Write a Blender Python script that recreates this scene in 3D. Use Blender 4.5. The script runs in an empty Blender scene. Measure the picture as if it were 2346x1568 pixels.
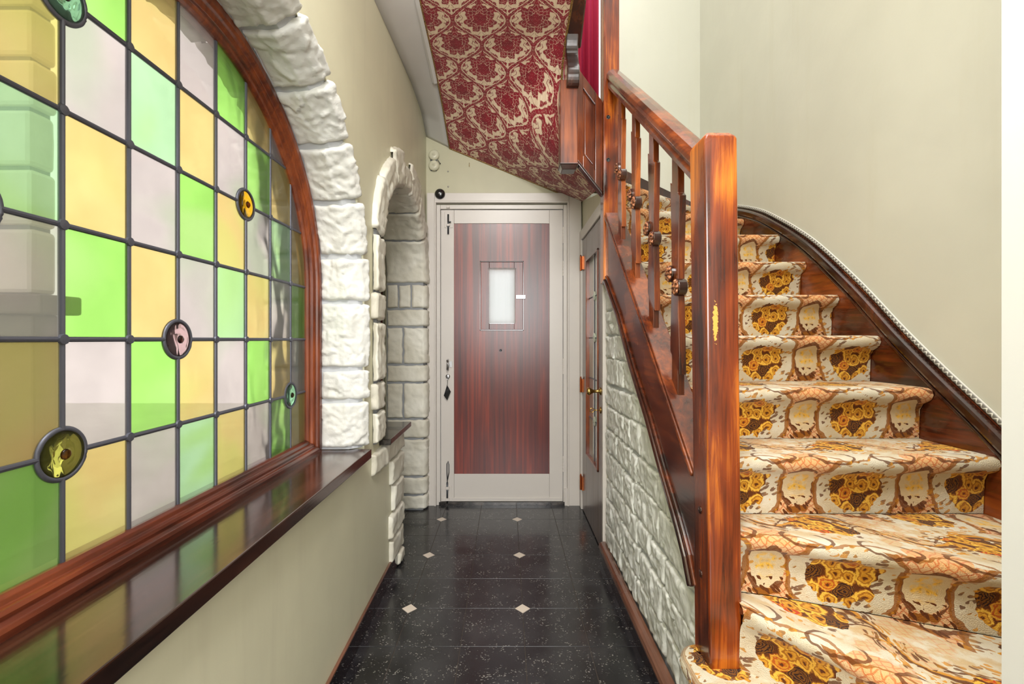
import bpy, bmesh, math, random
from mathutils import Vector, Matrix, noise as mn
random.seed(7)
C = bpy.context.scene.collection
SC = bpy.context.scene
PI = math.pi

# ------------------------------------------------------------------ camera, world, lights, exposure
F = 1045.0; PX, PY, CH = 1160.0, 778.0, 1.19        # focal length and principal point in photo pixels, eye height
cd = bpy.data.cameras.new('camera'); cam = bpy.data.objects.new('camera', cd); C.objects.link(cam)
cam.location = (0, 0, CH); cam.rotation_euler = (PI/2, 0, 0)
cd.sensor_width = 36; cd.lens = 36*F/2346
cd.shift_x = (1173-PX)/2346; cd.shift_y = (PY-784)/2346
cd.clip_start = 0.02
SC.camera = cam
W = bpy.data.worlds.new('overcast_sky'); SC.world = W; W.use_nodes = True
W.node_tree.nodes['Background'].inputs[0].default_value = (0.95, 0.98, 1.0, 1)
W.node_tree.nodes['Background'].inputs[1].default_value = 1.45
def area(name, loc, rot, sx, sy, power, col=(1, 1, 1)):
    l = bpy.data.lights.new(name, 'AREA'); l.shape = 'RECTANGLE'; l.size = sx; l.size_y = sy
    l.energy = power; l.color = col
    o = bpy.data.objects.new(name, l); C.objects.link(o); o.location = loc; o.rotation_euler = rot
    return o
area('front_room_window_light', (0.0, -2.9, 1.85), (PI/2, 0, 0), 1.7, 1.5, 122, (1, 0.99, 0.98))
area('landing_skylight', (0.5, 1.2, 4.9), (0, 0, 0), 1.6, 3.0, 72, (1, 0.99, 0.98))
area('hall_fill_light', (-0.05, 0.1, 3.0), (0.25, 0, 0), 0.6, 0.6, 54, (1, 0.98, 0.95))  # unseen fill light, added to brighten the lower left wall and stone half-wall
vs = SC.view_settings
vs.view_transform = 'Standard'; vs.look = 'None'; vs.gamma = 1; vs.use_curve_mapping = False
vs.exposure = 0.06
cy_ = SC.cycles
cy_.max_bounces = 6; cy_.diffuse_bounces = 3; cy_.glossy_bounces = 3; cy_.transmission_bounces = 6; cy_.transparent_max_bounces = 6
cy_.adaptive_threshold = 0.07

# ------------------------------------------------------------------ mesh helpers
class MB:
    def __init__(s): s.v = []; s.f = []; s.uv = None
    def add(s, vs_, fs):
        o = len(s.v); s.v += [tuple(p) for p in vs_]; s.f += [tuple(i+o for i in f) for f in fs]; return s
    def box(s, x0, x1, y0, y1, z0, z1):
        return s.add([(x0,y0,z0),(x1,y0,z0),(x1,y1,z0),(x0,y1,z0),(x0,y0,z1),(x1,y0,z1),(x1,y1,z1),(x0,y1,z1)],
                     [(0,3,2,1),(4,5,6,7),(0,1,5,4),(1,2,6,5),(2,3,7,6),(3,0,4,7)])
    def prism(s, poly, axis, a, b):
        n = len(poly)
        def P(p, q):
            return {'x': (q, p[0], p[1]), 'y': (p[0], q, p[1]), 'z': (p[0], p[1], q)}[axis]
        return s.add([P(p, a) for p in poly]+[P(p, b) for p in poly],
                     [tuple(range(n))[::-1], tuple(range(n, 2*n))]+[(i, (i+1) % n, n+(i+1) % n, n+i) for i in range(n)])
    def tube(s, path, r, n=8, closed=False):
        path = [Vector(p) for p in path]; m = len(path); vs_ = []
        rr = r if isinstance(r, (list, tuple)) else [r]*m
        up = Vector((0.13, 0.21, 0.97))
        for i, p in enumerate(path):
            if closed: t = path[(i+1) % m]-path[i-1]
            else: t = path[min(i+1, m-1)]-path[max(i-1, 0)]
            t.normalize()
            a = t.cross(up)
            if a.length < 0.1: a = t.cross(Vector((1, 0, 0)))
            a.normalize(); b = t.cross(a)
            vs_ += [p+(a*math.cos(2*PI*k/n)+b*math.sin(2*PI*k/n))*rr[i] for k in range(n)]
        fs = []
        for i in range(m if closed else m-1):
            j = (i+1) % m
            fs += [(i*n+k, i*n+(k+1) % n, j*n+(k+1) % n, j*n+k) for k in range(n)]
        if not closed: fs += [tuple(range(n))[::-1], tuple((m-1)*n+k for k in range(n))]
        return s.add(vs_, fs)
    def lathe(s, prof, org, axis, n=24):
        """prof: list of (radius, height along axis)"""
        axis = Vector(axis).normalized(); org = Vector(org)
        a = axis.cross(Vector((0.3, 0.2, 0.93)));  a.normalize(); b = axis.cross(a)
        vs_ = []
        for r, h in prof:
            vs_ += [org+axis*h+(a*math.cos(2*PI*k/n)+b*math.sin(2*PI*k/n))*max(r, 1e-5) for k in range(n)]
        m = len(prof)
        fs = [(i*n+k, i*n+(k+1) % n, (i+1)*n+(k+1) % n, (i+1)*n+k) for i in range(m-1) for k in range(n)]
        fs += [tuple(range(n))[::-1], tuple((m-1)*n+k for k in range(n))]
        return s.add(vs_, fs)
    def build(s, name, mat, parent=None, bevel=0, seg=2, smooth=False, solid=0, recalc=True):
        me = bpy.data.meshes.new(name); me.from_pydata(s.v, [], s.f)
        if recalc:
            bm = bmesh.new(); bm.from_mesh(me); bmesh.ops.recalc_face_normals(bm, faces=bm.faces); bm.to_mesh(me); bm.free()
        if s.uv:
            ul = me.uv_layers.new(name='UVMap')
            for lp in me.loops: ul.data[lp.index].uv = s.uv[lp.vertex_index]
        me.materials.append(mat)
        if smooth:
            for p in me.polygons: p.use_smooth = True
        o = bpy.data.objects.new(name, me); C.objects.link(o)
        if parent: attach(o, parent)
        if bevel:
            m = o.modifiers.new('bevel', 'BEVEL'); m.width = bevel; m.segments = seg; m.limit_method = 'ANGLE'; m.angle_limit = 0.6
        if solid:
            m = o.modifiers.new('solid', 'SOLIDIFY'); m.thickness = solid; m.offset = 1
        return o
def attach(o, p):
    o.parent = p; o.matrix_parent_inverse = Matrix.Translation(-world_loc(p))
def world_loc(p):
    return Vector(p.location) if not p.parent else Vector(p.location)   # parts keep identity world transforms
def tag(o, label, cat=None, group=None, kind=None):
    o['label'] = label
    if cat: o['category'] = cat
    if group: o['group'] = group
    if kind: o['kind'] = kind
    return o
def thing(name, label, cat, loc, group=None):
    o = bpy.data.objects.new(name, None); C.objects.link(o); o.location = loc; o.empty_display_size = 0.05
    return tag(o, label, cat, group)
def struct(name, label, loc=(0, 0, 0)):
    o = bpy.data.objects.new(name, None); C.objects.link(o); o.location = loc; o.empty_display_size = 0.05
    return tag(o, label, None, None, 'structure')
def lerp(a, b, t): return a+(b-a)*t
def interp(x, pts):
    if x <= pts[0][0]: return pts[0][1]
    for (x0, y0), (x1, y1) in zip(pts, pts[1:]):
        if x <= x1: return lerp(y0, y1, (x-x0)/(x1-x0))
    return pts[-1][1]

# ------------------------------------------------------------------ material helpers
def lin(c):
    return tuple(((v/255)/12.92 if v/255 <= 0.04045 else ((v/255+0.055)/1.055)**2.4) for v in c)
class E:
    """a scalar shader socket with operators"""
    def __init__(s, nt, k): s.nt = nt; s.k = k
    def op(s, o, *a, clamp=False):
        n = s.nt.nodes.new('ShaderNodeMath'); n.operation = o; n.use_clamp = clamp
        for i, x in enumerate((s,)+a):
            if isinstance(x, E): s.nt.links.new(x.k, n.inputs[i])
            else: n.inputs[i].default_value = x
        return E(s.nt, n.outputs[0])
    def _c(s, v): 
        n = s.nt.nodes.new('ShaderNodeValue'); n.outputs[0].default_value = v; return E(s.nt, n.outputs[0])
    def __add__(s, o): return s.op('ADD', o)
    __radd__ = __add__
    def __sub__(s, o): return s.op('SUBTRACT', o)
    def __rsub__(s, o): return s._c(o).op('SUBTRACT', s)
    def __mul__(s, o): return s.op('MULTIPLY', o)
    __rmul__ = __mul__
    def __truediv__(s, o): return s.op('DIVIDE', o)
    def abs(s): return s.op('ABSOLUTE')
    def sin(s): return s.op('SINE')
    def cos(s): return s.op('COSINE')
    def sqrt(s): return s.op('SQRT')
    def min(s, o): return s.op('MINIMUM', o)
    def max(s, o): return s.op('MAXIMUM', o)
    def round(s): return (s+0.5).op('FLOOR')
    def lt(s, o): return s.op('LESS_THAN', o)
    def gt(s, o): return s.op('GREATER_THAN', o)
    def sstep(s, a, b):            # 0 below a, 1 above b
        n = s.nt.nodes.new('ShaderNodeMapRange'); n.interpolation_type = 'SMOOTHSTEP'
        s.nt.links.new(s.k, n.inputs[0]); n.inputs[1].default_value = min(a, b); n.inputs[2].default_value = max(a, b)
        n.inputs[3].default_value = 0 if a < b else 1; n.inputs[4].default_value = 1 if a < b else 0
        return E(s.nt, n.outputs[0])
class Mat:
    def __init__(s, name):
        s.m = bpy.data.materials.new(name); s.m.use_nodes = True; s.nt = s.m.node_tree
        s.b = s.nt.nodes['Principled BSDF']; s.out = s.nt.nodes['Material Output']
    def node(s, t): return s.nt.nodes.new(t)
    def link(s, a, b): s.nt.links.new(a.k if isinstance(a, E) else a, b)
    def coord(s, kind='Object', scale=(1, 1, 1)):
        t = s.node('ShaderNodeTexCoord'); mp = s.node('ShaderNodeMapping'); mp.inputs['Scale'].default_value = scale
        s.link(t.outputs[kind], mp.inputs[0]); return mp.outputs[0]
    def noise(s, vec, scale=5, detail=4, rough=0.55, dist=0.0, out='Fac'):
        n = s.node('ShaderNodeTexNoise'); s.link(vec, n.inputs['Vector'])
        n.inputs['Scale'].default_value = scale; n.inputs['Detail'].default_value = detail
        n.inputs['Roughness'].default_value = rough; n.inputs['Distortion'].default_value = dist
        return E(s.nt, n.outputs[out])
    def vor(s, vec, scale, feature='F1', rnd=1.0, dims='2D'):
        n = s.node('ShaderNodeTexVoronoi'); n.feature = feature; n.voronoi_dimensions = dims; s.link(vec, n.inputs['Vector'])
        n.inputs['Scale'].default_value = scale; n.inputs['Randomness'].default_value = rnd; return n
    def xyz(s, vec):
        n = s.node('ShaderNodeSeparateXYZ'); s.link(vec, n.inputs[0]); return [E(s.nt, o) for o in n.outputs]
    def vec(s, x, y, z=0.0):
        n = s.node('ShaderNodeCombineXYZ')
        for i, q in enumerate((x, y, z)):
            if isinstance(q, E): s.link(q, n.inputs[i])
            else: n.inputs[i].default_value = q
        return n.outputs[0]
    def mix(s, f, a, b):
        n = s.node('ShaderNodeMix'); n.data_type = 'RGBA'
        for q, i in ((f, 0), (a, 6), (b, 7)):
            if isinstance(q, (int, float)): n.inputs[i].default_value = q
            elif isinstance(q, tuple): n.inputs[i].default_value = q+(1,)
            else: s.link(q, n.inputs[i])
        return n.outputs[2]
    def ramp(s, f, stops):
        n = s.node('ShaderNodeValToRGB'); s.link(f, n.inputs[0]); e = n.color_ramp.elements
        while len(e) > 1: e.remove(e[-1])
        e[0].position = stops[0][0]; e[0].color = stops[0][1]+(1,)
        for p, c in stops[1:]:
            q = e.new(p); q.color = c+(1,)
        return n.outputs[0]
    def bump(s, h, strength=0.3, dist=0.01):
        n = s.node('ShaderNodeBump'); n.inputs['Strength'].default_value = strength; n.inputs['Distance'].default_value = dist
        s.link(h, n.inputs['Height']); s.link(n.outputs[0], s.b.inputs['Normal']); return n.outputs[0]
    def set(s, col=None, rough=None, metal=None, coat=None, spec=None, crough=None):
        if col is not None:
            if isinstance(col, tuple): s.b.inputs['Base Color'].default_value = col+(1,)
            else: s.link(col, s.b.inputs['Base Color'])
        if rough is not None:
            if isinstance(rough, E): s.link(rough, s.b.inputs['Roughness'])
            else: s.b.inputs['Roughness'].default_value = rough
        if metal is not None: s.b.inputs['Metallic'].default_value = metal
        if coat is not None: s.b.inputs['Coat Weight'].default_value = coat
        if crough is not None: s.b.inputs['Coat Roughness'].default_value = crough
        if spec is not None: s.b.inputs['Specular IOR Level'].default_value = spec
        return s.m
def plain(name, rgb, rough=0.5, metal=0, coat=0, spec=0.5):
    return Mat(name).set(lin(rgb), rough, metal, coat, spec)
def paint(name, rgb, rough=0.45, var=0.05, bump=0.15, streak=None):
    m = Mat(name); v = m.coord('Object'); n = m.noise(v, 2.2, 3, 0.6)
    c = lin(rgb); d = tuple(x*(1-var*3) for x in c)
    col = m.mix(n.sstep(0.35, 0.7), d, c)
    if streak:
        n2 = m.noise(m.coord('Object', (9, 9, 0.9)), 1.0, 4, 0.6); col = m.mix(n2.sstep(0.52, 0.75)*0.35, col, lin(streak))
    m.bump(m.noise(v, 35, 1), bump, 0.004)
    return m.set(col, rough)
def wood(name, axis, dark, mid, light, rough=0.3, coat=0.4, grain=16, patch=0.6, seed=0.0):
    m = Mat(name); sc = {'x': (1.1, grain, grain), 'y': (grain, 1.1, grain), 'z': (grain, grain, 1.1)}[axis]
    v = m.coord('Object', sc); v2 = m.coord('Object', tuple(q*0.16 if q > 2 else q*1.3 for q in sc))
    va = m.node('ShaderNodeVectorMath'); va.inputs[1].default_value = (seed, seed*1.7, seed*0.6); m.link(v, va.inputs[0])
    n1 = m.noise(va.outputs[0], 2.4, 4, 0.65, 0.7); n2 = m.noise(v2, 1.6, 2, 0.6, 0.4)
    f = (n1-0.5)*0.7+(n2-0.5)*patch*1.7+0.5
    col = m.ramp(f, [(0.28, lin(dark)), (0.52, lin(mid)), (0.80, lin(light))])
    m.bump(m.noise(va.outputs[0], 6.0, 1, 0.5), 0.08, 0.003)
    return m.set(col, n2*0.25+(rough-0.1), None, coat, 0.5, 0.12)

M = {}
M['wall'] = paint('sage_cream_wall_paint', (218, 214, 186), 0.42, 0.025, 0.10, streak=(196, 190, 166))
M['wall_end'] = paint('olive_green_wall_paint', (196, 192, 162), 0.42, 0.03, 0.1, streak=(184, 178, 146))
M['wall_stairs'] = paint('pale_sage_wall_paint', (216, 216, 202), 0.36, 0.02, 0.10, streak=(205, 203, 184))
M['white_wall'] = paint('white_wall_paint', (226, 226, 225), 0.5, 0.005, 0.05)
M['fascia'] = paint('grey_white_plaster_paint', (224, 222, 220), 0.5, 0.02, 0.1)
M['stone'] = None
m = Mat('white_painted_split_stone'); v = m.coord('Object'); n = m.noise(v, 30, 4, 0.65, 0.3)
m.bump(n, 0.4, 0.006); M['stone'] = m.set(m.mix(m.noise(v, 6, 2).sstep(0.3, 0.75), lin((214, 213, 206)), lin((228, 228, 224))), 0.5)
m = Mat('cream_painted_split_stone'); v = m.coord('Object'); n = m.noise(v, 30, 4, 0.65, 0.3)
m.bump(n, 0.4, 0.006); M['stone_cream'] = m.set(m.mix(m.noise(v, 6, 2).sstep(0.3, 0.75), lin((214, 209, 192)), lin((232, 229, 216))), 0.5)
m = Mat('stained_painted_stone'); v = m.coord('Object'); n = m.noise(v, 28, 4, 0.65, 0.4); z = m.xyz(v)[2]
st = m.noise(v, 13, 6, 0.7).sstep(0.58, 0.74)*z.sstep(0.42, 0.1)*0.5
m.bump(n, 0.5, 0.007)
M['stone_damp'] = m.set(m.mix(st, m.mix(m.noise(v, 5, 2).sstep(0.3, 0.75), lin((222, 223, 217)), lin((238, 239, 236))), lin((176, 158, 124))), 0.45)
M['mortar'] = paint('grey_mortar', (150, 153, 156), 0.7, 0.04, 0.3)
M['mortar_pale'] = paint('pale_grey_mortar', (196, 199, 203), 0.7, 0.04, 0.3)
M['door_white'] = paint('off_white_gloss_paint', (214, 207, 199), 0.3, 0.01, 0.03)
M['lead'] = Mat('lead_came').set(lin((98, 100, 112)), 0.45, 0.55)
M['frame_wood'] = wood('red_brown_window_wood', 'z', (34, 14, 8), (104, 44, 20), (158, 78, 34), 0.32, 0.5, 14)
M['rail_wood'] = wood('red_brown_rail_wood', 'y', (34, 14, 8), (92, 38, 20), (140, 66, 32), 0.3, 0.5, 14)
M['sill_wood'] = wood('dark_oak_sill', 'y', (22, 10, 7), (52, 28, 20), (92, 54, 38), 0.16, 0.7, 22, 0.45)
M['post_wood'] = wood('varnished_post_wood', 'z', (50, 18, 8), (134, 56, 16), (232, 132, 36), 0.24, 0.6, 24, 0.8, 3.0)
_wm = wood('worn_newel_wood', 'z', (50, 18, 8), (134, 56, 16), (232, 132, 36), 0.24, 0.6, 24, 0.8, 3.0)
def wear(mt):
    m = Mat.__new__(Mat); m.m = mt; m.nt = mt.node_tree; m.b = m.nt.nodes['Principled BSDF']
    v = m.coord('Object'); x, y, z = m.xyz(v)
    e = (((x-0.536)*(1/0.0075)).op('POWER', 2.0)+((z-1.235)*(1/0.055)).op('POWER', 2.0)).sqrt()+(m.noise(v, 160, 3)-0.5)*1.6
    k = e.lt(0.85)*y.lt(1.18); src = m.b.inputs['Base Color'].links[0].from_socket
    m.link(m.mix(k, src, lin((226, 168, 72))), m.b.inputs['Base Color']); return mt
M['newel_wood'] = wear(_wm)
M['stair_wood'] = wood('varnished_stair_wood', 'y', (36, 14, 9), (98, 42, 18), (166, 82, 30), 0.24, 0.6, 15, 0.6, 5.0)
M['panel_wood'] = wood('varnished_panel_wood', 'z', (44, 16, 9), (104, 44, 18), (166, 84, 30), 0.3, 0.5, 14, 0.6, 8.0)
M['bal_wood'] = wood('varnished_baluster_wood', 'z', (42, 17, 10), (112, 50, 20), (190, 100, 34), 0.2, 0.6, 15, 0.6, 11.0)
M['dark_wood'] = wood('dark_turned_wood', 'z', (20, 8, 6), (52, 22, 14), (92, 44, 22), 0.2, 0.7, 14, 0.5, 2.0)
M['mahogany'] = None
m = Mat('ribbon_mahogany'); v = m.coord('Object', (26, 26, 0.55)); n = m.noise(v, 1.5, 5, 0.62, 0.35); n2 = m.noise(m.coord('Object', (5, 5, 0.7)), 1.3, 3)
M['mahogany'] = m.set(m.ramp(n*0.72+n2*0.34-0.04, [(0.33, lin((50, 14, 16))), (0.5, lin((100, 30, 20))), (0.68, lin((156, 54, 24)))]), 0.3, None, 0.35, 0.5, 0.28)
M['brown_door'] = wood('brown_painted_door', 'z', (66, 48, 42), (104, 84, 76), (128, 106, 98), 0.3, 0.4, 10, 0.3)
M['skirt_wood'] = wood('brown_round_skirting', 'y', (60, 34, 24), (108, 68, 50), (140, 92, 70), 0.25, 0.5, 10, 0.4)
M['chrome'] = plain('worn_steel', (190, 190, 192), 0.25, 1.0)
M['dark_steel'] = plain('dark_steel', (96, 100, 106), 0.3, 1.0)
M['brass'] = plain('brass', (196, 160, 92), 0.25, 1.0)
M['copper'] = plain('copper_hinge', (188, 104, 58), 0.3, 0.9)
M['black'] = plain('black_bakelite', (20, 21, 24), 0.18, 0, 0.5)
M['white_dot'] = plain('white_plastic', (240, 240, 240), 0.3)
M['cream_metal'] = plain('cream_enamel', (214, 211, 186), 0.3, 0, 0.3)
M['braid_grey'] = None
m = Mat('silver_braid'); x, y, z = m.xyz(m.coord('UV')); w = (((y-0.010)-(x*330.0).sin()*0.0045).abs()*-1.0+0.0022).max((y-0.010).abs()-0.0075)*200.0
M['braid_grey'] = m.set(m.mix(w.sstep(-0.2, 0.2), lin((112, 108, 100)), lin((222, 219, 208))), 0.5)
M['braid_gold'] = None
m = Mat('gold_braid'); M['braid_gold'] = m.set(m.mix(m.noise(m.coord('Object'), 260, 2).sstep(0.4, 0.6), lin((72, 52, 26)), lin((176, 134, 70))), 0.5)
m = Mat('copper_petals'); n = m.noise(m.coord('Object'), 120, 2); M['rosette'] = m.set(m.mix(n.sstep(0.4, 0.6), lin((84, 40, 22)), lin((196, 128, 90))), 0.3, 0.2, 0.4)
# floor
m = Mat('black_speckled_tile'); v = m.coord('Object'); g = m.node('ShaderNodeNewGeometry').outputs['Position']
vo = m.vor(m.vec(*[a*b for a, b in zip(m.xyz(g), (1.0, 1.6, 1.0))]), 95, dims='3D'); d = E(m.nt, vo.outputs['Distance'])
n1 = m.noise(g, 30, 2, 0.6, 1.5); n2 = m.noise(g, 5, 3)
fl = d.lt(0.30)*n1.sstep(0.48, 0.56)*m.noise(g, 14, 3).sstep(0.40, 0.58)
base = m.mix(n2.sstep(0.35, 0.75), lin((24, 24, 27)), lin((48, 48, 50)))
m.bump(m.noise(g, 60, 1), 0.04, 0.002)
M['tile'] = m.set(m.mix(fl*0.75, base, lin((150, 146, 138))), n2*0.22+0.12, None, 0.25, 0.5, 0.1)
M['grout'] = plain('brown_grout', (78, 68, 58), 0.9)
M['insert'] = paint('cream_tile_insert', (220, 206, 190), 0.35, 0.02, 0.05)
m = Mat('glossy_black_skirting'); M['skirt_tile'] = m.set(lin((20, 20, 24)), 0.08, None, 0.5)
m = Mat('dark_slate_ledge'); n = m.noise(m.coord('Object', (6, 20, 6)), 3, 5); M['slate'] = m.set(m.mix(n.sstep(0.4, 0.7), lin((34, 30, 28)), lin((86, 78, 72))), 0.2, None, 0.4)
M['ground'] = paint('pale_paving', (216, 218, 208), 0.7, 0.03, 0.2)
M['porch'] = paint('porch_stone', (236, 232, 224), 0.7, 0.05, 0.5)
M['porch_dark'] = paint('porch_dark_base', (110, 98, 90), 0.6, 0.05, 0.4)

# damask wallpaper (UV in metres)
def damask(name):
    m = Mat(name); u, w, _ = m.xyz(m.coord('UV'))
    nz = m.noise(m.vec(u, w), 60, 2); nz2 = m.noise(m.vec(u, w, 3.0), 60, 2)
    u = u+(nz-0.5)*0.012; w = w+(nz2-0.5)*0.012
    x = u*(1/0.275); y = w*(1/0.33)
    x1 = x-x.round(); y1 = y-y.round(); xs = x+0.5; ys = y+0.5; x2 = xs-xs.round(); y2 = ys-ys.round()
    def D(a, b): return a.abs()*2-((b*(2*PI)).cos()*0.5+0.5)
    k = (x1.abs()+y1.abs()).lt(x2.abs()+y2.abs())
    lx = x1*k+x2*(1-k); ly = y1*k+y2*(1-k)
    dd = D(lx, ly)                                       # 0 on the ogee line
    ax = lx.abs()
    r = (ax*ax+ly*ly*1.15).sqrt(); th = ax.op('ARCTAN2', ly)
    R = ((th*7.0).cos()*0.13+(th*15.0).cos()*0.07+1)*((th).cos()*0.16+1)*0.272
    med = r-R
    spire = (ax*4.5+(ly-0.34).abs()*1.5-0.13)*0.4               # pointed top
    vo = m.vor(m.vec(ax, ly), 17, 'DISTANCE_TO_EDGE'); e = E(m.nt, vo.outputs['Distance'])
    vo2 = m.vor(m.vec(ax, ly, 2.0), 30); e2 = E(m.nt, vo2.outputs['Distance'])
    medal = med.min(spire).sstep(0.012, -0.012)
    lace = (e.gt(0.03)).max(r.lt(0.04)).max(1-(r-R*0.72).abs().lt(0.055))*(1-((r-R*0.5).abs().lt(0.006))*0.7)*(1-e2.lt(0.10)*0.5)
    bw = (ly*(2*PI*4)).sin()*(ly*(2*PI*4)).sin()*0.15+0.10+(e2-0.3)*0.14
    band = (dd.abs()-bw).sstep(0.03, -0.03)
    scroll = (1-((dd.abs()-0.10).abs().lt(0.026))*0.85)*(1-e2.lt(0.12)*0.6)*(1-(e.lt(0.02))*0.6)
    ring = ((r-R*1.32-(th*10.0).sin()*0.012).abs()-0.007).sstep(0.005, -0.005)*(th*5.0).sin().gt(0.25)*dd.lt(-0.08)
    red = (medal*lace).max(band*scroll).max(ring*0.9)
    fib = m.noise(m.vec(u*200.0, w*6.0), 1.0, 2)
    cream = m.mix(fib.sstep(0.3, 0.7), lin((226, 200, 168)), lin((242, 220, 192)))
    reds = m.mix(m.noise(m.vec(u, w), 30, 3).sstep(0.3, 0.7), lin((128, 4, 28)), lin((156, 12, 40)))
    m.b.inputs['Sheen Weight'].default_value = 0.2
    return m.set(m.mix(red, cream, reds), 0.75)
M['damask'] = damask('red_flock_damask')

# floral stair carpet (UV in metres: u across, v along the step profile, 0 at the riser's foot)
def carpet(name):
    m = Mat(name); u, w, _ = m.xyz(m.coord('UV'))
    nz = m.noise(m.vec(u, w), 22, 2); nz2 = m.noise(m.vec(u, w, 5.0), 22, 2)
    u0, w0 = u, w
    u = u+(nz-0.5)*0.03; w = w+(nz2-0.5)*0.03
    x = u*(1/0.335); x = (x-x.round())*0.335; ax = x.abs()
    y = w*(1/0.42); y = (y-y.op('FLOOR'))*0.42
    def ell(a, b, cx, cy, rx, ry): return (((a-cx)*(1/rx)).op('POWER', 2.0)+((b-cy)*(1/ry)).op('POWER', 2.0)).sqrt()
    CREAM = lin((216, 206, 184)); TAN = lin((206, 176, 128)); PEACH = lin((222, 178, 132)); GOLD = lin((206, 140, 34)); OCH = lin((150, 90, 24))
    BR = lin((98, 50, 14)); DK = lin((48, 26, 22)); RED = lin((196, 66, 24)); YEL = lin((238, 188, 72))
    base = m.mix(m.noise(m.vec(u0, w0), 14, 4).sstep(0.42, 0.66)*0.6, CREAM, lin((202, 180, 140)))
    base = m.mix(y.sstep(0.2, 0.25)*m.noise(m.vec(u0, w0, 9.0), 24, 3).sstep(0.46, 0.62)*0.6, base, lin((196, 156, 92)))
    # ---- cartouche on the riser: white oval, lattice outside it
    xx = (ax*(1/0.118)); yy = ((y-0.085).abs()*(1/0.115)); ov = (xx.op('POWER', 2.6)+yy.op('POWER', 2.6)).op('POWER', 1/2.6)
    onr = y.lt(0.185)
    outc = ov.gt(1.0)*onr
    l1 = ((x+y)*150.0).sin().abs().lt(0.32); l2 = ((x-y)*150.0).sin().abs().lt(0.32); lat = l1.max(l2)
    colr = m.mix(lat*0.75, PEACH, lin((190, 100, 50)))
    md = ell(ax, y, 0.1675, 0.085, 0.042, 0.062)          # medallion between ovals
    vo3 = m.vor(m.vec(ax, y, 4.0), 46, 'F1', 0.8); e3 = E(m.nt, vo3.outputs['Distance'])
    pale = m.mix(e3.sstep(0.25, 0.6), YEL, lin((224, 204, 166)))
    pale = m.mix(e3.lt(0.14)*0.5, pale, OCH)
    pale = m.mix(m.noise(m.vec(ax, y), 70, 3).sstep(0.4, 0.6)*0.7, pale, lin((214, 190, 150)))
    pale = m.mix(md.sstep(0.55, 0.7), pale, lin((218, 196, 158)))
    colr = m.mix(md.lt(1.0), colr, pale)
    colr = m.mix(((md-1.12).abs().lt(0.13))*nz.gt(0.47)*0.85, colr, BR)         # dark leaves hugging the medallion
    bar = ell(ax, y, 0.1675, 0.012, 0.034, 0.010).lt(1.0); colr = m.mix(bar, colr, OCH)
    lo = (y-0.03)*1.0; leafy = m.vor(m.vec(x*1.0+y*0.6, y*0.55), 62); lf = E(m.nt, leafy.outputs['Distance'])
    colr = m.mix(lf.lt(0.30)*y.lt(0.05), colr, BR)
    col = m.mix(outc, base, colr)
    edge = ((ov-1.0).abs().lt(0.05))*onr
    col = m.mix(edge*0.9, col, OCH)
    # ---- nose: scallop scrolls
    nose = (y-0.195).abs().lt(0.035)
    sc1 = ((x*38.0).sin()*0.012+0.193-y).abs().lt(0.0035)
    sc2 = (ell(ax, y, 0.085, 0.205, 0.055, 0.03)-1.0).abs().lt(0.09)
    fan = ell(ax, y, 0.1675, 0.20, 0.06, 0.035)
    col = m.mix(nose*fan.lt(1.0)*0.85, col, m.mix(lat*0.7, lin((222, 170, 112)), lin((206, 104, 50))))
    col = m.mix(sc1*nose*0.8, col, OCH)
    col = m.mix(sc2*nose*0.85, col, BR)
    # ---- tread: big gold scrolls
    tr = y.sstep(0.215, 0.235)
    ph = x*(2*PI/0.335)
    c1 = (y-0.325-(ph+0.7).sin()*0.055); c2 = (y-0.300+(ph*2.0+0.4).sin()*0.035)
    th1 = (ph*1.0).cos()*0.006+0.009
    col = m.mix(tr*(ax-0.1675).abs().sstep(0.075, 0.05)*nz.sstep(0.42, 0.52)*0.75, col, m.mix(lat*0.6, TAN, lin((204, 118, 60))))
    lv = m.vor(m.vec(x*0.9+c1*1.6, c1*0.9-x*0.25), 46, 'F1', 0.9); lvd = E(m.nt, lv.outputs['Distance'])
    leaves = lvd.lt(0.36)*((c1.abs()-0.020).abs().lt(0.017))*tr*nz2.gt(0.40)
    col = m.mix(leaves*0.9, col, m.mix(nz.sstep(0.42, 0.58), GOLD, BR))
    col = m.mix(tr*(c1.abs()-th1).sstep(0.003, -0.001)*0.95, col, m.mix((c1*260.0).sin().sstep(-0.4, 0.6), BR, GOLD))
    col = m.mix(tr*(c2.abs().lt(0.0035))*nz.gt(0.44)*0.9, col, BR)
    # ---- bouquets: riser and tread
    def bouquet(col, cx, cy, rx, ry, z, red):
        mask = ell(x, y, cx, cy, rx, ry)+(nz-0.5)*1.0
        va = m.vor(m.vec(x+z, y), 28, 'F1', 0.7); d = E(m.nt, va.outputs['Distance']); cc = m.node('ShaderNodeSeparateColor'); m.link(va.outputs['Color'], cc.inputs[0])
        rn = E(m.nt, cc.outputs[0]); rn2 = E(m.nt, cc.outputs[1])
        d = d+(m.noise(m.vec(x, y, z), 85, 2)-0.5)*0.42
        pet = (d*24.0+m.noise(m.vec(x, y, z+3), 120, 2)*5.0).sin()
        flower = m.mix(pet.sstep(-0.9, 0.5), lin((172, 108, 28)), m.mix(d.sstep(0.1, 0.5), GOLD, YEL))
        flower = m.mix(rn2.gt(0.72)*red, flower, m.mix(pet.sstep(-0.3, 0.4), RED, GOLD))
        flower = m.mix(d.lt(0.10), flower, BR)
        flower = m.mix(d.sstep(0.54, 0.66), flower, BR)
        leaf = m.mix((d*40.0).sin().sstep(-0.3, 0.5), lin((122, 74, 22)), DK)
        c2 = m.mix(rn.lt(0.16), flower, leaf)
        out = m.mix(mask.lt(1.0), col, c2)
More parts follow.
